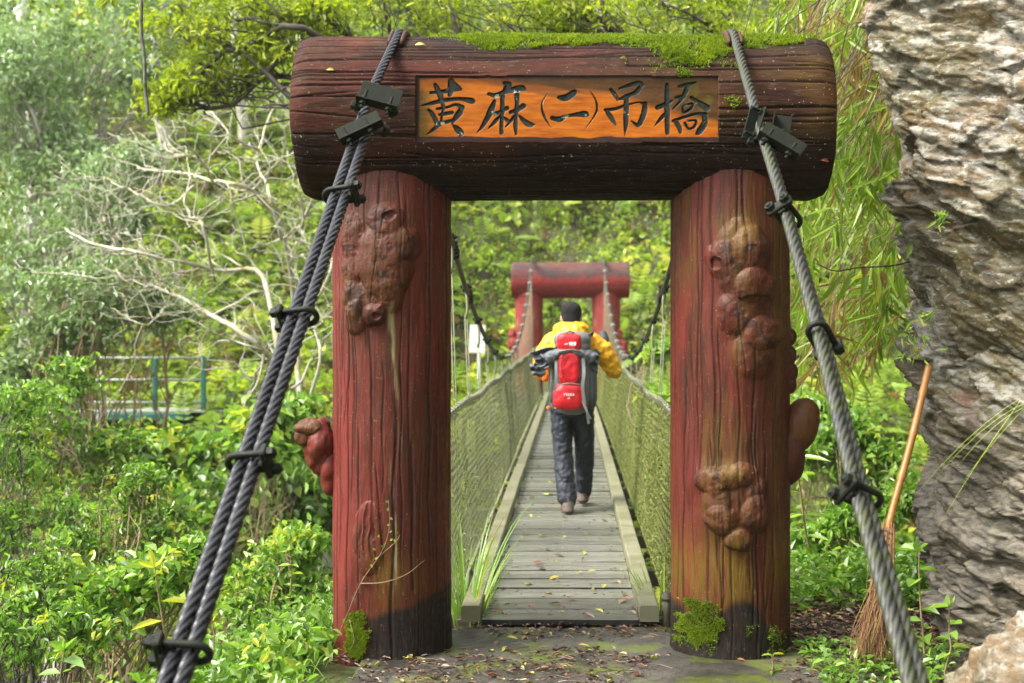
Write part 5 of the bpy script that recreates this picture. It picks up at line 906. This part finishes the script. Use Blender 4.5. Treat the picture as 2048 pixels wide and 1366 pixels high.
tree('broadleaf_tree', 'pale leafy tree just below the misty one, its sprays overlapping bare branches', (-7.6, 22, -6), [B(60, 440, 21.5, 95), B(190, 370, 21, 80), B(280, 320, 21, 60), B(150, 500, 21, 85), B(20, 560, 21, 70), B(240, 430, 21, 60)], .11, B_PALE, L_PALE, .11, 24, 36, 602, tg_, tint=(.5, .2))
tree('broadleaf_tree', 'bright green layered tree standing above the green walkway', (-6.3, 18.5, -6), [B(130, 600, 18, 90), B(230, 570, 18, 90), B(320, 610, 18.2, 60), B(180, 650, 18, 80), B(90, 690, 18, 80), B(40, 760, 18, 70)], .10, B_TAN, L_PALE, .10, 26, 36, 603, tg_, tint=(.42, .2))
tree('broadleaf_tree', 'yellow-green tree whose dark twigs reach in beside the log end', (-1.85, 14.6, -6), [B(360, 50, 14.5, 80), B(470, 40, 14.5, 90), B(560, 80, 14.5, 70), B(400, 150, 14.4, 70), B(330, 190, 14.4, 45), B(480, 150, 14.6, 60), B(560, 20, 14.8, 70), B(640, 30, 14.6, 60)], .12, B_DARK, L_YEL, .085, 17, 40, 604, 'overhanging trees on the near side', spread=.36, tint=(.34, .2), asp=.36, fork=(-1.9, 14.7, 4.1), high=True)
tree('broadleaf_tree', 'yellow-green tree showing its crown just over the moss of the big log', (1.62, 14.6, -6), [B(760, -20, 15, 90), B(900, 10, 15, 80), B(1040, -10, 15, 90), B(1180, 15, 15, 80), B(1320, 0, 15, 90), B(1450, 30, 15, 80), B(1130, 30, 15, 60)], .12, B_DARK, L_YEL, .085, 17, 38, 605, 'overhanging trees on the near side', spread=.34, tint=(.42, .2), asp=.36, fork=(1.7, 14.7, 4.1), high=True)
tree('broadleaf_tree', 'light green tree behind the far end of the big log, next to the rock wall', (8.5, 11.5, 3), [B(1570, 30, 14, 80), B(1660, 80, 14, 80), B(1700, 180, 14, 60), B(1760, 30, 13.5, 60), B(1720, 300, 14, 45)], .10, B_DARK, L_YEL, .08, 24, 34, 606, 'overhanging trees on the near side', tint=(.55, .2), asp=.36, fork=(4.3, 13.2, 5.9), high=True)
for i, (px, d, tr, py1, lab) in enumerate(((1233, 40, .20, 482, 'pale straight trunk rising on the slope above the far gateway'), (345, 37, .17, 560, 'slim pale tree rising on the slope behind the bare branches'), (232, 41, .15, 330, 'thin pale tree standing high on the misty slope'), (30, 33, .16, 660, 'pale trunk standing on the slope at the edge of the photo'), (495, 38, .15, 470, 'slim pale tree on the slope behind the yellow-green twigs'))):
    x0 = (px - VX) * d / FPX; tree('hillside_tree', lab, (x0, d, float(terr(x0, d))), [((x0 + a, d + b, float(terr(x0, d)) + h), (1.5, 1.5, 1.1)) for a, b, h in ((-.8, 0, 13.5), (.9, .5, 14.3), (0, -.5, 15.6))], tr, B_PALE, L_FAR, .22, 16, 26, 620 + i, 'pale trunks on the far slope', fork=(x0 + .15, d, float(terr(x0, d)) + 13.5))
# shrubs and saplings on the near bank, left of the gateway
sh = 'shrubs on the near bank'
def gz(x, y): return float(terr(x, y))
def shrub(label, bx_, by_, blobs, seed, tint, size=.055, nsub=22, nleaf=30, asp=.45, bark_m=B_TAN, leaf_m=None, tr=.028, cat='shrub', name='shrub', group=sh): tree(name, label, (bx_, by_, gz(bx_, by_)), blobs, tr, bark_m, leaf_m or L_MID, size, nsub, nleaf, seed, group, asp, tint, .30, cat)
shrub('tall leafy shrub with tan stems in front of the green walkway', -4.0, 12.6, [B(150, 750, 12.4, 50), B(100, 830, 12.2, 70), B(230, 890, 12.4, 50), B(200, 920, 12.2, 60), B(60, 930, 12, 60)], 640, (.5, .26), .065)
shrub('dense dark-stemmed shrub at the photo edge below the pale trunk', -4.6, 11.2, [B(30, 800, 11, 60), B(40, 900, 11, 70), B(110, 1000, 11, 70), B(10, 1050, 11, 60)], 641, (.5, .2), .06, bark_m=B_DARK)
shrub('leaning tan-stemmed shrub between the walkway and the doubled cable', -3.1, 10.2, [B(290, 960, 10, 50), B(230, 1020, 10, 60), B(330, 1040, 10, 50), B(160, 1080, 10, 60), B(260, 1110, 10, 50)], 642, (.48, .26), .05)
shrub('bright broad-leaved shrub right behind the middle of the doubled cable', -3.4, 14.5, [B(520, 850, 14.3, 60), B(590, 830, 14.5, 45), B(560, 900, 14.3, 50)], 643, (.8, .12), .14, asp=.6)
shrub('lush bright shrub low beside the burl pillar', -2.0, 9.4, [B(560, 1130, 9.2, 70), B(480, 1180, 9, 70), B(620, 1180, 9.2, 60), B(600, 1080, 9.4, 50)], 644, (.62, .22), .06, nsub=24)
shrub('pale big-leaved shrub below the leaning tan-stemmed one', -2.6, 8.2, [B(320, 1160, 8, 80), B(220, 1200, 8, 80), B(400, 1110, 8.2, 50), B(120, 1180, 8, 70)], 645, (.58, .24), .065, nsub=24, asp=.55)
shrub('low dark shrub near the bottom corner of the bank', -3.0, 7.0, [B(60, 1140, 7, 90), B(40, 1250, 6.8, 90), B(150, 1260, 6.6, 70)], 646, (.45, .26), .045, nsub=26, bark_m=B_DARK)
shrub('fresh green shrub filling the gully under the walkway', -5.2, 17.5, [B(420, 930, 17, 90), B(330, 900, 17, 70), B(520, 960, 17, 70), B(450, 1020, 16.5, 90), B(620, 1010, 17, 60), B(600, 930, 17.3, 60)], 647, (.5, .24), .14, nsub=22, asp=.6)
shrub('bushy green plant behind the netting near the rock wall', 2.6, 12.8, [B(1640, 900, 12.5, 60), B(1700, 850, 12.5, 50), B(1760, 930, 12.4, 60), B(1620, 820, 13, 40)], 648, (.6, .18), .09)
shrub('leafy bush against the foot of the rock wall behind the broom', 2.35, 9.4, [B(1640, 1090, 9.2, 50), B(1700, 1050, 9.2, 50), B(1790, 1000, 9.0, 45), B(1740, 1130, 9, 45), B(1650, 1170, 9, 40), B(1800, 1120, 8.8, 40)], 649, (.62, .15), .075, nsub=18)
shrub('bright bush seen through the gateway outside the right-hand netting', 1.75, 13.5, [B(1322, 800, 13, 30), B(1318, 700, 14, 30)], 650, (.7, .15), .10, nsub=10)

# single-stemmed herbs in front
def herb(label, x, y, h, n, L, asp, tint, seed, lean=(0, 0), mat=None, stem=None, group='herbs at the edge of the slab', z0=None):
    r = RS(seed); b = np.array([x, y, max(gz(x, y), -.3) if z0 is None else z0]); root = empty('herb', b, label, 'plant', group); s, l = Geo(), Geo(); nst = 1 if h > .4 else 2
    for k in range(nst):
        tip = b + (lean[0] + r.normal() * .08 * h, lean[1] + r.normal() * .08 * h, h * r.uniform(.85, 1)); q, rr_ = limb(r, b, tip, .0045 + .004 * h, .0022, .03, 12); s.add(*sweep(q, rr_, 6))
        m = n // nst; i = (np.linspace(.25, 1, m) * 11).astype(int); a = np.arange(m) * 2.4 + r.rand() * 6; d = np.stack([np.cos(a), np.sin(a), .25 + 0 * a], -1); LL = L * (.7 + .5 * r.rand(m)); add_leaves(l, q[i], d, np.array([0, 0, 1.]) + .3 * rdir(r, m) - d * .2, LL, LL * asp, np.clip(tint + .1 * r.normal(size=m), 0, 1), droop=.35)
        if m > 4: add_leaves(l, np.repeat(q[-1:], 4, 0), unit(rdir(r, 4) + [0, 0, 1]), rdir(r, 4), L * .6, L * .6 * asp, tint + .1)
    s.build('stem', stem or B_TAN, root, True, b); l.build('foliage', mat or L_MID, root, False, b)
for i, (px, py0, d, h, n, L, asp, tt, lab) in enumerate(((335, 1366, 5.2, .95, 9, .13, .28, .93, 'tall yellow-tipped herb with lance leaves behind the lowest cable clip'), (130, 1366, 5.4, .75, 12, .11, .5, .55, 'dark-stemmed herb near the photo edge'), (590, 1290, 7.2, .55, 16, .07, .45, .75, 'feathery seedling herb beside the mossy slab edge'), (430, 1300, 6.3, .5, 12, .09, .4, .7, 'upright herb between cable and slab edge'), (230, 1366, 5.0, .45, 10, .10, .6, .85, 'low broad-leaved herb under the pale shrub'), (60, 1366, 4.6, .5, 10, .13, .45, .7, 'large pale-leaved herb in the bottom corner'), (1645, 1240, 8.6, 1.25, 16, .20, .22, .72, 'tall thin herb with long narrow leaves rising behind the short burl of the near pillar'), (1900, 1290, 6.1, .45, 8, .09, .5, .6, 'young herb growing at the foot of the rock wall'), (1850, 1270, 6.5, .62, 9, .10, .6, .5, 'dark-stemmed herb beside the broom head'), (1830, 1366, 5.2, .16, 10, .07, .5, .7, 'low herb by the boulder'), (1545, 1305, 6.45, .10, 4, .06, .4, .85, 'tiny seedling at the foot of the mossy pillar'), (485, 1350, 5.9, .14, 6, .06, .4, .8, 'small sprout on the slab edge'), (562, 1340, 5.95, .10, 4, .05, .4, .6, 'smallest sprout on the bare slab'))):
    c = P(px, py0, d); herb(lab, c[0], c[1], h, n, L, asp, tt, 700 + i, z0=max(0.0, gz(c[0], c[1])) if c[0] > -1.2 else None)
# grass tufts by the netting
for i, (px, d, lab, n_) in enumerate(((932, 7.7, 'tall green grass tuft growing through the netting beside the first planks', 46), (1325, 7.8, 'short grass tuft at the dark foot of the opposite netting', 22), (925, 8.4, 'second grass tuft a little farther along the netting', 30))):
    r = RS(720 + i); x0 = (px - VX) * d / FPX; root = empty('grass_tuft', (x0, d, 0), lab, 'grass', 'grass tufts along the bridge'); l = Geo(); a = r.uniform(0, 6.28, n_); q = np.stack([x0 + .05 * np.cos(a), d + .12 * r.normal(size=n_), -.15 + 0 * a], -1); dd = unit(np.stack([.22 * np.cos(a), .3 * np.sin(a), 1 + 0 * a], -1)); L = r.uniform(.4, 1.05 if i == 0 else .55, n_); blades(l, q, dd, L * 1.15, .009 + .006 * r.rand(n_), np.clip(.66 + .12 * r.normal(size=n_), 0, 1), .30); l.build('blades', L_MID, root, False, (x0, d, 0))

# leafless tree: guided limbs traced across the picture at their own depth, random twigs
r = RS(800); g = Geo(); bd = 17.0
LIMBS = [([(640, 980), (600, 830), (560, 740), (490, 660), (400, 610), (320, 570), (250, 560)], .075, 0), ([(560, 740), (520, 560), (440, 560), (370, 545), (270, 520), (180, 500), (110, 470)], .06, .3), ([(600, 830), (585, 640), (560, 480), (500, 400), (440, 385), (380, 370), (260, 360)], .065, .6), ([(560, 480), (545, 380), (520, 300), (560, 210), (590, 160)], .04, 1.), ([(520, 300), (470, 290), (430, 240), (414, 215)], .03, 1.1), ([(440, 385), (400, 320), (355, 290), (330, 260)], .03, .2), ([(380, 370), (330, 400), (260, 370), (205, 345)], .03, .5), ([(440, 560), (400, 440), (380, 400), (370, 290)], .035, .4), ([(270, 520), (215, 420), (200, 345)], .022, .6),
  ([(585, 640), (640, 560), (670, 440), (700, 330)], .04, .9), ([(490, 660), (440, 700), (410, 640), (350, 640)], .02, .2), ([(600, 830), (640, 700), (610, 600), (640, 500)], .04, .4), ([(370, 545), (300, 560), (200, 570), (60, 550)], .022, .7), ([(500, 400), (560, 330), (620, 300), (650, 230)], .03, 1.2), ([(640, 700), (680, 640), (660, 540)], .025, .2), ([(400, 610), (340, 610), (300, 640), (240, 620)], .02, .3), ([(560, 480), (610, 430), (600, 350), (640, 300)], .025, .3), ([(500, 800), (540, 720), (585, 640)], .03, .1)]
for L_, w, off in LIMBS:
    p = np.array([P(a + r.normal() * 3, b + r.normal() * 3, bd + off + .8 * math.sin(i * 1.3 + w * 99)) for i, (a, b) in enumerate(L_)]); q = spline(p, 26); q += np.cumsum(r.normal(size=q.shape) * .012, 0); rr_ = np.linspace(w, w * .3, 26) * .6; g.add(*sweep(q, rr_, 7))
    for k in range(int(6 + len(L_) * 1.5)):
        i = r.randint(5, 26); d = unit(np.array([r.normal() - .3, r.normal() * .5, r.normal() * .8 + .55])); ln_ = r.uniform(.25, .95); b, br = limb(r, q[i], q[i] + d * ln_, rr_[i] * .5 + .002, .004, .07, 9); g.add(*sweep(b, br, 5))
        for _ in range(2):
            j = r.randint(3, 9); d2 = unit(d + r.normal(size=3) * .7); b2, br2 = limb(r, b[j], b[j] + d2 * ln_ * .5, br[j] * .7, .004, .08, 7); g.add(*sweep(b2, br2, 5))
base = P(660, 1200, bd + .2); tp, trr = limb(r, base, P(640, 980, bd), .11, .075, .02, 12); g.add(*sweep(tp, trr, 9))
root = empty('bare_tree', base, 'leafless tree with tangled bleached white branches tinged with yellow lichen', 'tree'); g.build('trunk', B_BARE, root, True, base)

# bamboo and creepers hanging between the log end and the rock wall
r = RS(810); root = empty('hanging_bamboo', (2.3, 9.0, 3.5), 'bamboo sprays with narrow green and straw-coloured leaves, hanging beside the rock wall', 'bamboo'); s, l = Geo(), Geo()
for k in range(125):
    px, py, d = r.uniform(1590, 1800), r.uniform(-40, 700), r.uniform(7.9, 9.6); px = min(px, 1690 + (py > 150) * 70 + 60 * r.rand()); a = P(min(px + r.uniform(30, 120), 1850), py - r.uniform(60, 200), d + .2); b = P(px, py, d); c = P(px - r.uniform(0, 40), py + r.uniform(20, 70), d - .05)
    q = spline([a, (a + b) / 2 + (0, 0, .03), b, c], 14); s.add(*sweep(q, np.linspace(.0045, .0018, 14), 4)); m = r.randint(12, 24); i = r.randint(5, 14, m); dry = r.rand() < .36; L = r.uniform(.09, .24, m)
    add_leaves(l, q[i] + r.normal(size=(m, 3)) * .03, unit(np.stack([r.normal(size=m) * .55 - .25, r.normal(size=m) * .4, -.9 + .5 * r.normal(size=m)], -1)), rdir(r, m) * .6 + [-.3, -.8, .3], L, L * (.10 if not dry else .07) + .004, np.clip((.10 if dry else .62) + .13 * r.normal(size=m), 0, 1) if not dry else np.clip(.1 + .05 * r.normal(size=m), 0, .2), fold=.15)
s.build('stem', B_TAN, root, True, (2.3, 9, 3)); l.build('foliage', L_BAM, root, False, (2.3, 9, 3))
root = empty('creeper', P(1790, 545, 7.3), 'thin creeper reaching out from the rock with brown, yellow and long green leaves', 'creeper'); s, l = Geo(), Geo(); q = spline([P(1835, 520, 7.35), P(1780, 532, 7.2), P(1720, 535, 7.1), P(1670, 542, 7.0), P(1635, 528, 6.95)], 20); s.add(*sweep(q, np.linspace(.005, .0025, 20), 5)); s.build('stem', B_DARK, root)
for (px, py, dx, dz, L, w, tt) in ((1752, 538, .1, -1, .17, .04, 1.), (1728, 530, 0, -1, .06, .045, .02), (1728, 530, -.1, 1, .05, .04, .02), (1762, 540, .25, -1, .10, .04, .0), (1730, 538, -.1, -1, .15, .035, .5), (1705, 540, -.45, -1, .20, .032, .5), (1690, 542, -.7, -.9, .22, .03, .52), (1745, 535, .15, -1, .13, .03, .45), (1800, 540, .1, -1, .16, .03, .5), (1812, 520, .3, 1, .14, .03, .5), (1780, 535, -.5, -1, .14, .025, .55)): c = P(px, py, 7.12); add_leaves(l, c[None], np.array([[dx, -.1, dz]]), np.array([[.2, -1., .2]]), L, w, tt)
l.build('foliage', L_BAM, root, False)
# small tufts rooted in cracks of the wall
for i, (px, py, lab) in enumerate(((1880, 440, 'tuft of young leaves sprouting from a crack high on the rock wall'), (1830, 690, 'hanging tuft of ferns and dead leaves above the broom handle'), (1990, 890, 'long-bladed grass arching in front of the rock wall'), (1850, 640, 'small yellow-green tuft growing on the rock above the ferns'))):
    r = RS(830 + i); d = 6.75 if i != 2 else 5.4; c = P(px, py, d) if i != 2 else P(2050, 800, d); root = empty('rock_plant', c, lab, 'plant', 'plants on the rock wall'); l = Geo(); m = 20 if i != 1 else 46; q = c + r.normal(size=(m, 3)) * (.018 if i != 1 else .045); L = r.uniform(.03, .07, m); dd = rdir(r, m, .3 if i in (0, 3) else -.8)
    if i == 2: m = 5; q, L = q[:m], r.uniform(.30, .5, m); dd = unit(np.stack([-.6 + .2 * r.normal(size=m), .1 * r.normal(size=m), -.6 + .35 * r.normal(size=m)], -1))
    dd[:, 1] -= .3
    if i == 2: blades(l, q, dd, L * .8, .005, .75 + 0 * L, .8)
    if i != 2: add_leaves(l, q, dd, rdir(r, m), L, L * (.2 if i != 2 else .04) + .002, np.clip((.6 if i != 1 else .45) + .25 * r.normal(size=m), 0, 1))
    l.build('foliage', L_BAM if i != 0 else L_MID, root, False)
r = RS(835); root = empty('twig_tangle', P(1700, 30, 7.6), 'tangle of thin dark vines and twigs hanging over the end of the log', 'vine'); s = Geo()
for k in range(34):
    px, py = r.uniform(1500, 1760), r.uniform(-60, 330); a = P(px + r.uniform(20, 150), py - r.uniform(80, 260), 8.0); b = P(px, py, 7.7 + .5 * r.rand()); c = P(px - r.uniform(20, 120), py + r.uniform(30, 200), 7.9); q = spline([a, b, c], 14); q += np.cumsum(r.normal(size=q.shape) * .006, 0); s.add(*sweep(q, np.linspace(.004, .0016, 14), 4))
s.build('stem', B_DARK, root)
g = Geo(); q = spline([P(300, -420, 5.6), P(290, -200, 5.5), P(284, 0, 5.5), P(283, 60, 5.5), P(289, 120, 5.5), P(292, 180, 5.5), P(299, 232, 5.5)], 60); q += np.cumsum(RS(3).normal(size=q.shape) * .0006, 0); g.add(*sweep(q, .0075 * (1 + .22 * np.sin(np.arange(60) * 1.9) * RS(4).rand(60)) * np.concatenate([np.full(52, .95), [1.25, 1.1, 1, 1, 1.1, 1, .85, .5]]), 8)); o = g.build('hanging_vine', simple('lichened_vine', (.05, .045, .035), (.15, .16, .10), 30, .6, bump=.5, bd=.004), None, True, P(284, 0, 5.5)); tag(o, 'short thick dark vine end hanging straight down with a water drop at its tip', 'vine')
root = empty('leaf_spray', P(215, 0, 6.2), 'little sprig of yellow-green leaves dangling from above near the hanging vine', 'leaves'); l = Geo(); c = P(218, -8, 6.2); s = Geo(); s.add(*sweep(spline([P(240, -260, 6.2), P(225, -100, 6.2), P(216, 4, 6.2)], 12), .003, 5)); s.build('stem', B_DARK, root)
for dx, dz, L in ((-1, -.9, .085), (-.45, -1, .07), (.35, -.55, .07), (.6, -.35, .06), (.1, -.3, .055)): add_leaves(l, c[None], np.array([[dx, -.2, dz]]), np.array([[.2, -1., .3]]), L, L * .36, .35)
l.build('foliage', L_YEL, root, False)
# creeper climbing the pillar with the pale streak
root = empty('pillar_creeper', (-1.1, 6.68, .02), 'thin leafy creeper climbing the foot of the pillar with the pale streak', 'creeper'); s, l = Geo(), Geo()
def onp(px, py):
    x = (px - VX) / 424.; dx = np.clip((x - cl) / .30, -.99, .99); y = GY - .30 * math.sqrt(1 - dx * dx) - .005; return P(px, py, y)
for pts in ([(655, 1320), (690, 1240), (722, 1165), (760, 1110), (778, 1060), (777, 1000)], [(722, 1167), (765, 1165), (810, 1150), (850, 1120)], [(750, 1120), (790, 1085), (800, 1070)], [(700, 1240), (706, 1290), (660, 1322)]):
    q = spline([onp(*p) for p in pts], 22); s.add(*sweep(q, np.linspace(.003, .0013, 22), 5))
for px, py in ((776, 1015), (780, 1035), (774, 1050), (783, 1060), (757, 1075), (762, 1090), (770, 1085), (780, 1080), (788, 1078), (752, 1100), (795, 1068), (742, 1128), (750, 1118), (777, 1005)): add_leaves(l, onp(px, py)[None] - [[0, .004, 0]], np.array([[math.sin(px), -.3, -.4 + math.cos(py)]]), np.array([[.2, -1., .3]]), .018, .011, .5 + .4 * math.sin(px * 3))
s.build('stem', B_TAN, root); l.build('foliage', L_MID, root, False)

# ------------------------------------------------------------------ besom broom
M_BAM = simple('orange_brown_bamboo', (.24, .095, .018), (.33, .15, .035), 9, .35, bump=.15); M_BRIS = leafmat('dry_broom_twigs', [(0., (.14, .06, .03)), (.6, (.28, .14, .06)), (1., (.36, .26, .07))], .05, .7)
a, b, c = P(1858, 732, 6.86), P(1777, 1052, 6.62), P(1742, 1316, 6.50); c[2] = .02; root = empty('broom', c, 'bamboo-handled twig broom leaning upright against the rock wall', 'broom'); q = spline([a, a * .5 + b * .5 + (.006, 0, 0), b, b * .72 + c * .28], 60); rr_ = .0175 * np.ones(60)
for k in (7, 17, 27, 38, 49): rr_[k] *= 1.14; rr_[k + 1] *= .95
g = Geo(); g.add(*sweep(q, rr_, 14)); g.build('handle', M_BAM, root); g = Geo(); r = RS(850); ax = unit(c - b)
for k in range(330):
    o_ = r.normal(size=3) * .012; o_[2] = 0; e = c + np.array([r.normal() * .062, r.normal() * .04, 0]) + ax * r.uniform(-.16, .03); e[2] = max(e[2], .015); m1 = b * .62 + c * .38 + o_ * 1.6 + r.normal(size=3) * .004; g.add(*sweep(spline([b + o_ + ax * r.uniform(-.02, .04), m1, m1 * .4 + e * .6 + o_ * 1.3, e], 9), np.linspace(.0022, .0011, 9), 3), tint=r.rand())
g.build('bristles', M_BRIS, root); g = Geo()
for s_ in (.03, .055, .085):
    c0 = b + ax * s_; th_ = np.linspace(0, 2 * math.pi, 16); u = unit(np.cross(ax, [0, 1, 0])); w = np.cross(ax, u); g.add(*sweep(c0 + .026 * (np.cos(th_)[:, None] * u + np.sin(th_)[:, None] * w) + ax * .008 * np.sin(th_ * 2)[:, None], .004, 5))
g.build('binding', B_DARK, root)
g = Geo(); g.add(*cyl(P(1334, 1262, 7.42), P(1334, 1185, 7.42), .024, 12)); g.add(*cyl(P(1334, 1200, 7.42), P(1334, 1193, 7.42), .03, 12)); o = g.build('ground_pipe', M_JOIST, None, True); tag(o, 'short black pipe stub standing beside the mossy pillar foot', 'pipe')

# ------------------------------------------------------------------ fallen leaves
r = RS(900); g = Geo()
def litter(n, x, y, z, smin, smax, tint):
    L = r.uniform(smin, smax, n); a = r.uniform(0, 6.283, n); D = np.stack([np.cos(a), np.sin(a), r.normal(size=n) * .10], -1); N = unit(np.stack([r.normal(size=n) * .22, r.normal(size=n) * .22, np.ones(n)], -1)); add_leaves(g, np.stack([x, y, z + r.rand(n) * .012 + .004], -1), D, N, L, L * r.uniform(.3, .55, n), tint, fold=r.uniform(.1, .5), droop=r.uniform(-.1, .3))
def tints(n): t_ = r.choice([.05, .2, .32, .45, .58, .75, .9, 1.], n, p=[.34, .28, .14, .08, .06, .04, .04, .02]); return np.clip(t_ + r.normal(size=n) * .03, 0, 1)
for kk in range(12):
    n = 1000; x = r.uniform(-1.5, 2.5, n); y = r.uniform(4.2, 7.45, n); f = fbm(x * 1.7, y * 2.4, seed=910); right = sst(.85, 1.1, x) + sst(-.45, -.75, x) * .35 + sst(6.9, 7.2, y) * .5; ok = (f + .35 * right > .56) & ~((np.abs(x - cl - GC * 0) < .30) & (np.abs(y - GY) < .29)) & ~((np.abs(x - cr_) < .30) & (np.abs(y - GY) < .29)) & (x > -1.12 - .02 * (y - 5)); x, y = x[ok], y[ok]; k = r.rand(len(x)) < .85; x, y = x[k], y[k]; litter(len(x), x, y, .016 + 0 * x, .014, .045, tints(len(x)))
n = 2600; x = r.uniform(1.05, 2.2, n); y = r.uniform(6.9, 8.4, n); litter(n, x, y, np.maximum(terr(x, y), np.where(y < 7.4, .012, -9)), .03, .07, tints(n))
n = 900; x = r.uniform(-.48, .44, n); y = 7.5 + 10 * r.rand(n) ** 1.5; k = (np.abs(x + .04) > .25 + .15 * r.rand(n)) | (r.rand(n) < .25); x, y = x[k], y[k]; litter(len(x), x, y, DZ(y) + .003, .012, .035, tints(len(x)))
# bits of twig
for k in range(240):
    x0, y0 = r.uniform(-1.1, 1.4), r.uniform(4.4, 7.3); a = r.uniform(0, 6.28); L = r.uniform(.04, .16); g.add(*sweep([(x0, y0, .026), (x0 + L * .5 * math.cos(a), y0 + L * .5 * math.sin(a), .034), (x0 + L * math.cos(a + .2), y0 + L * math.sin(a + .2), .026)], .0018, 4), tint=r.choice([.05, .25, .5]))
n = 110; y = np.concatenate([7.5 + 9 * r.rand(70) ** 1.4, r.uniform(5.0, 7.3, 40)]); x = r.uniform(-.42, .36, n); litter(n, x, y, np.where(y > 7.42, DZ(y) + .004, .018), .045, .085, r.choice([.97, .9, .76, .42, .2, .55], n))
tag(g.build('leaf_litter', L_DRY, None, False, (0, 6, 0)), kind='stuff')
# larger single leaves
KINDS_ = [(.95, 'yellow-green fallen leaf lying on wet planks or slab', 'yellow'), (.76, 'red-brown fallen leaf lying on wet planks or slab', 'red'), (.42, 'curled tan fallen leaf lying on wet planks or slab', 'tan')]
lm = []
for ti, lab, _ in KINDS_:
    for k in range(2):
        g = Geo(); n = 9; L = .085; t_ = np.linspace(0, 1, n); w = .034 * np.sin(t_ * math.pi) ** .8 * (1 - .25 * t_) + .0006; z = .014 * np.sin(t_ * 2.6 + k) * (1 + k); V = np.concatenate([np.stack([t_ * L, s_ * w / 2 * 1.0, z + np.abs(s_) * w * (.28 + .2 * k)], -1) for s_ in (-1, 0, 1)]); g.add(V, grid_faces(n, 3), tint=ti); g.add(*sweep([(-.02, 0, .004), (0, 0, z[0])], .0012, 4), tint=.2); lm.append((g.data('fallen_leaf', L_DRY, True), lab))
r = RS(930); 
for px, py, k, rz, lab in ((686, 118, 2, 1.3, 'small red-brown leaf stuck on the log end beside the black cable'), (652, 200 - 60, 0, .5, 'small yellow leaf stuck near the end of the log'), (1238, 120, 1, .4, 'yellow leaf stuck on the log over the plaque'), (1252, 128, 0, 2.0, 'narrow yellow leaf beside the one over the plaque'), (830, 90, 0, .1, 'yellow-brown leaf on top of the log near the cable'), (1640, 322, 3, .2, 'red and pale leaf caught in cobweb under the log end')):
    zz_ = EYE - (py - VY) / 428.; h = np.clip((zz_ - LZC) / LR, -.98, .98); y = GY - LR * math.sqrt(1 - h * h) - .01; c = P(px, py, y); o = obj('fallen_leaf', lm[k][0], None, c); o.rotation_euler = (math.radians(60), 0, rz) if py < 150 else (math.radians(80), 0, rz); o.scale = (.55,) * 3; tag(o, lab, 'leaf')

# ------------------------------------------------------------------ damp valley air
g = Geo(); g.add(*box((0, 65, 18), (130, 180, 76))); hz = g.build('haze', None, None, False); hm = bpy.data.materials.new('haze'); hm.use_nodes = True; ht = hm.node_tree; ht.nodes.remove(ht.nodes['Principled BSDF'])
hv = ht.nodes.new('ShaderNodeVolumePrincipled'); hv.inputs['Color'].default_value = (.93, .97, .96, 1); hv.inputs['Density'].default_value = .0004; hv.inputs['Anisotropy'].default_value = .1; ht.links.new(hv.outputs[0], ht.nodes['Material Output'].inputs['Volume']); hz.data.materials.append(hm); tag(hz, kind='stuff')
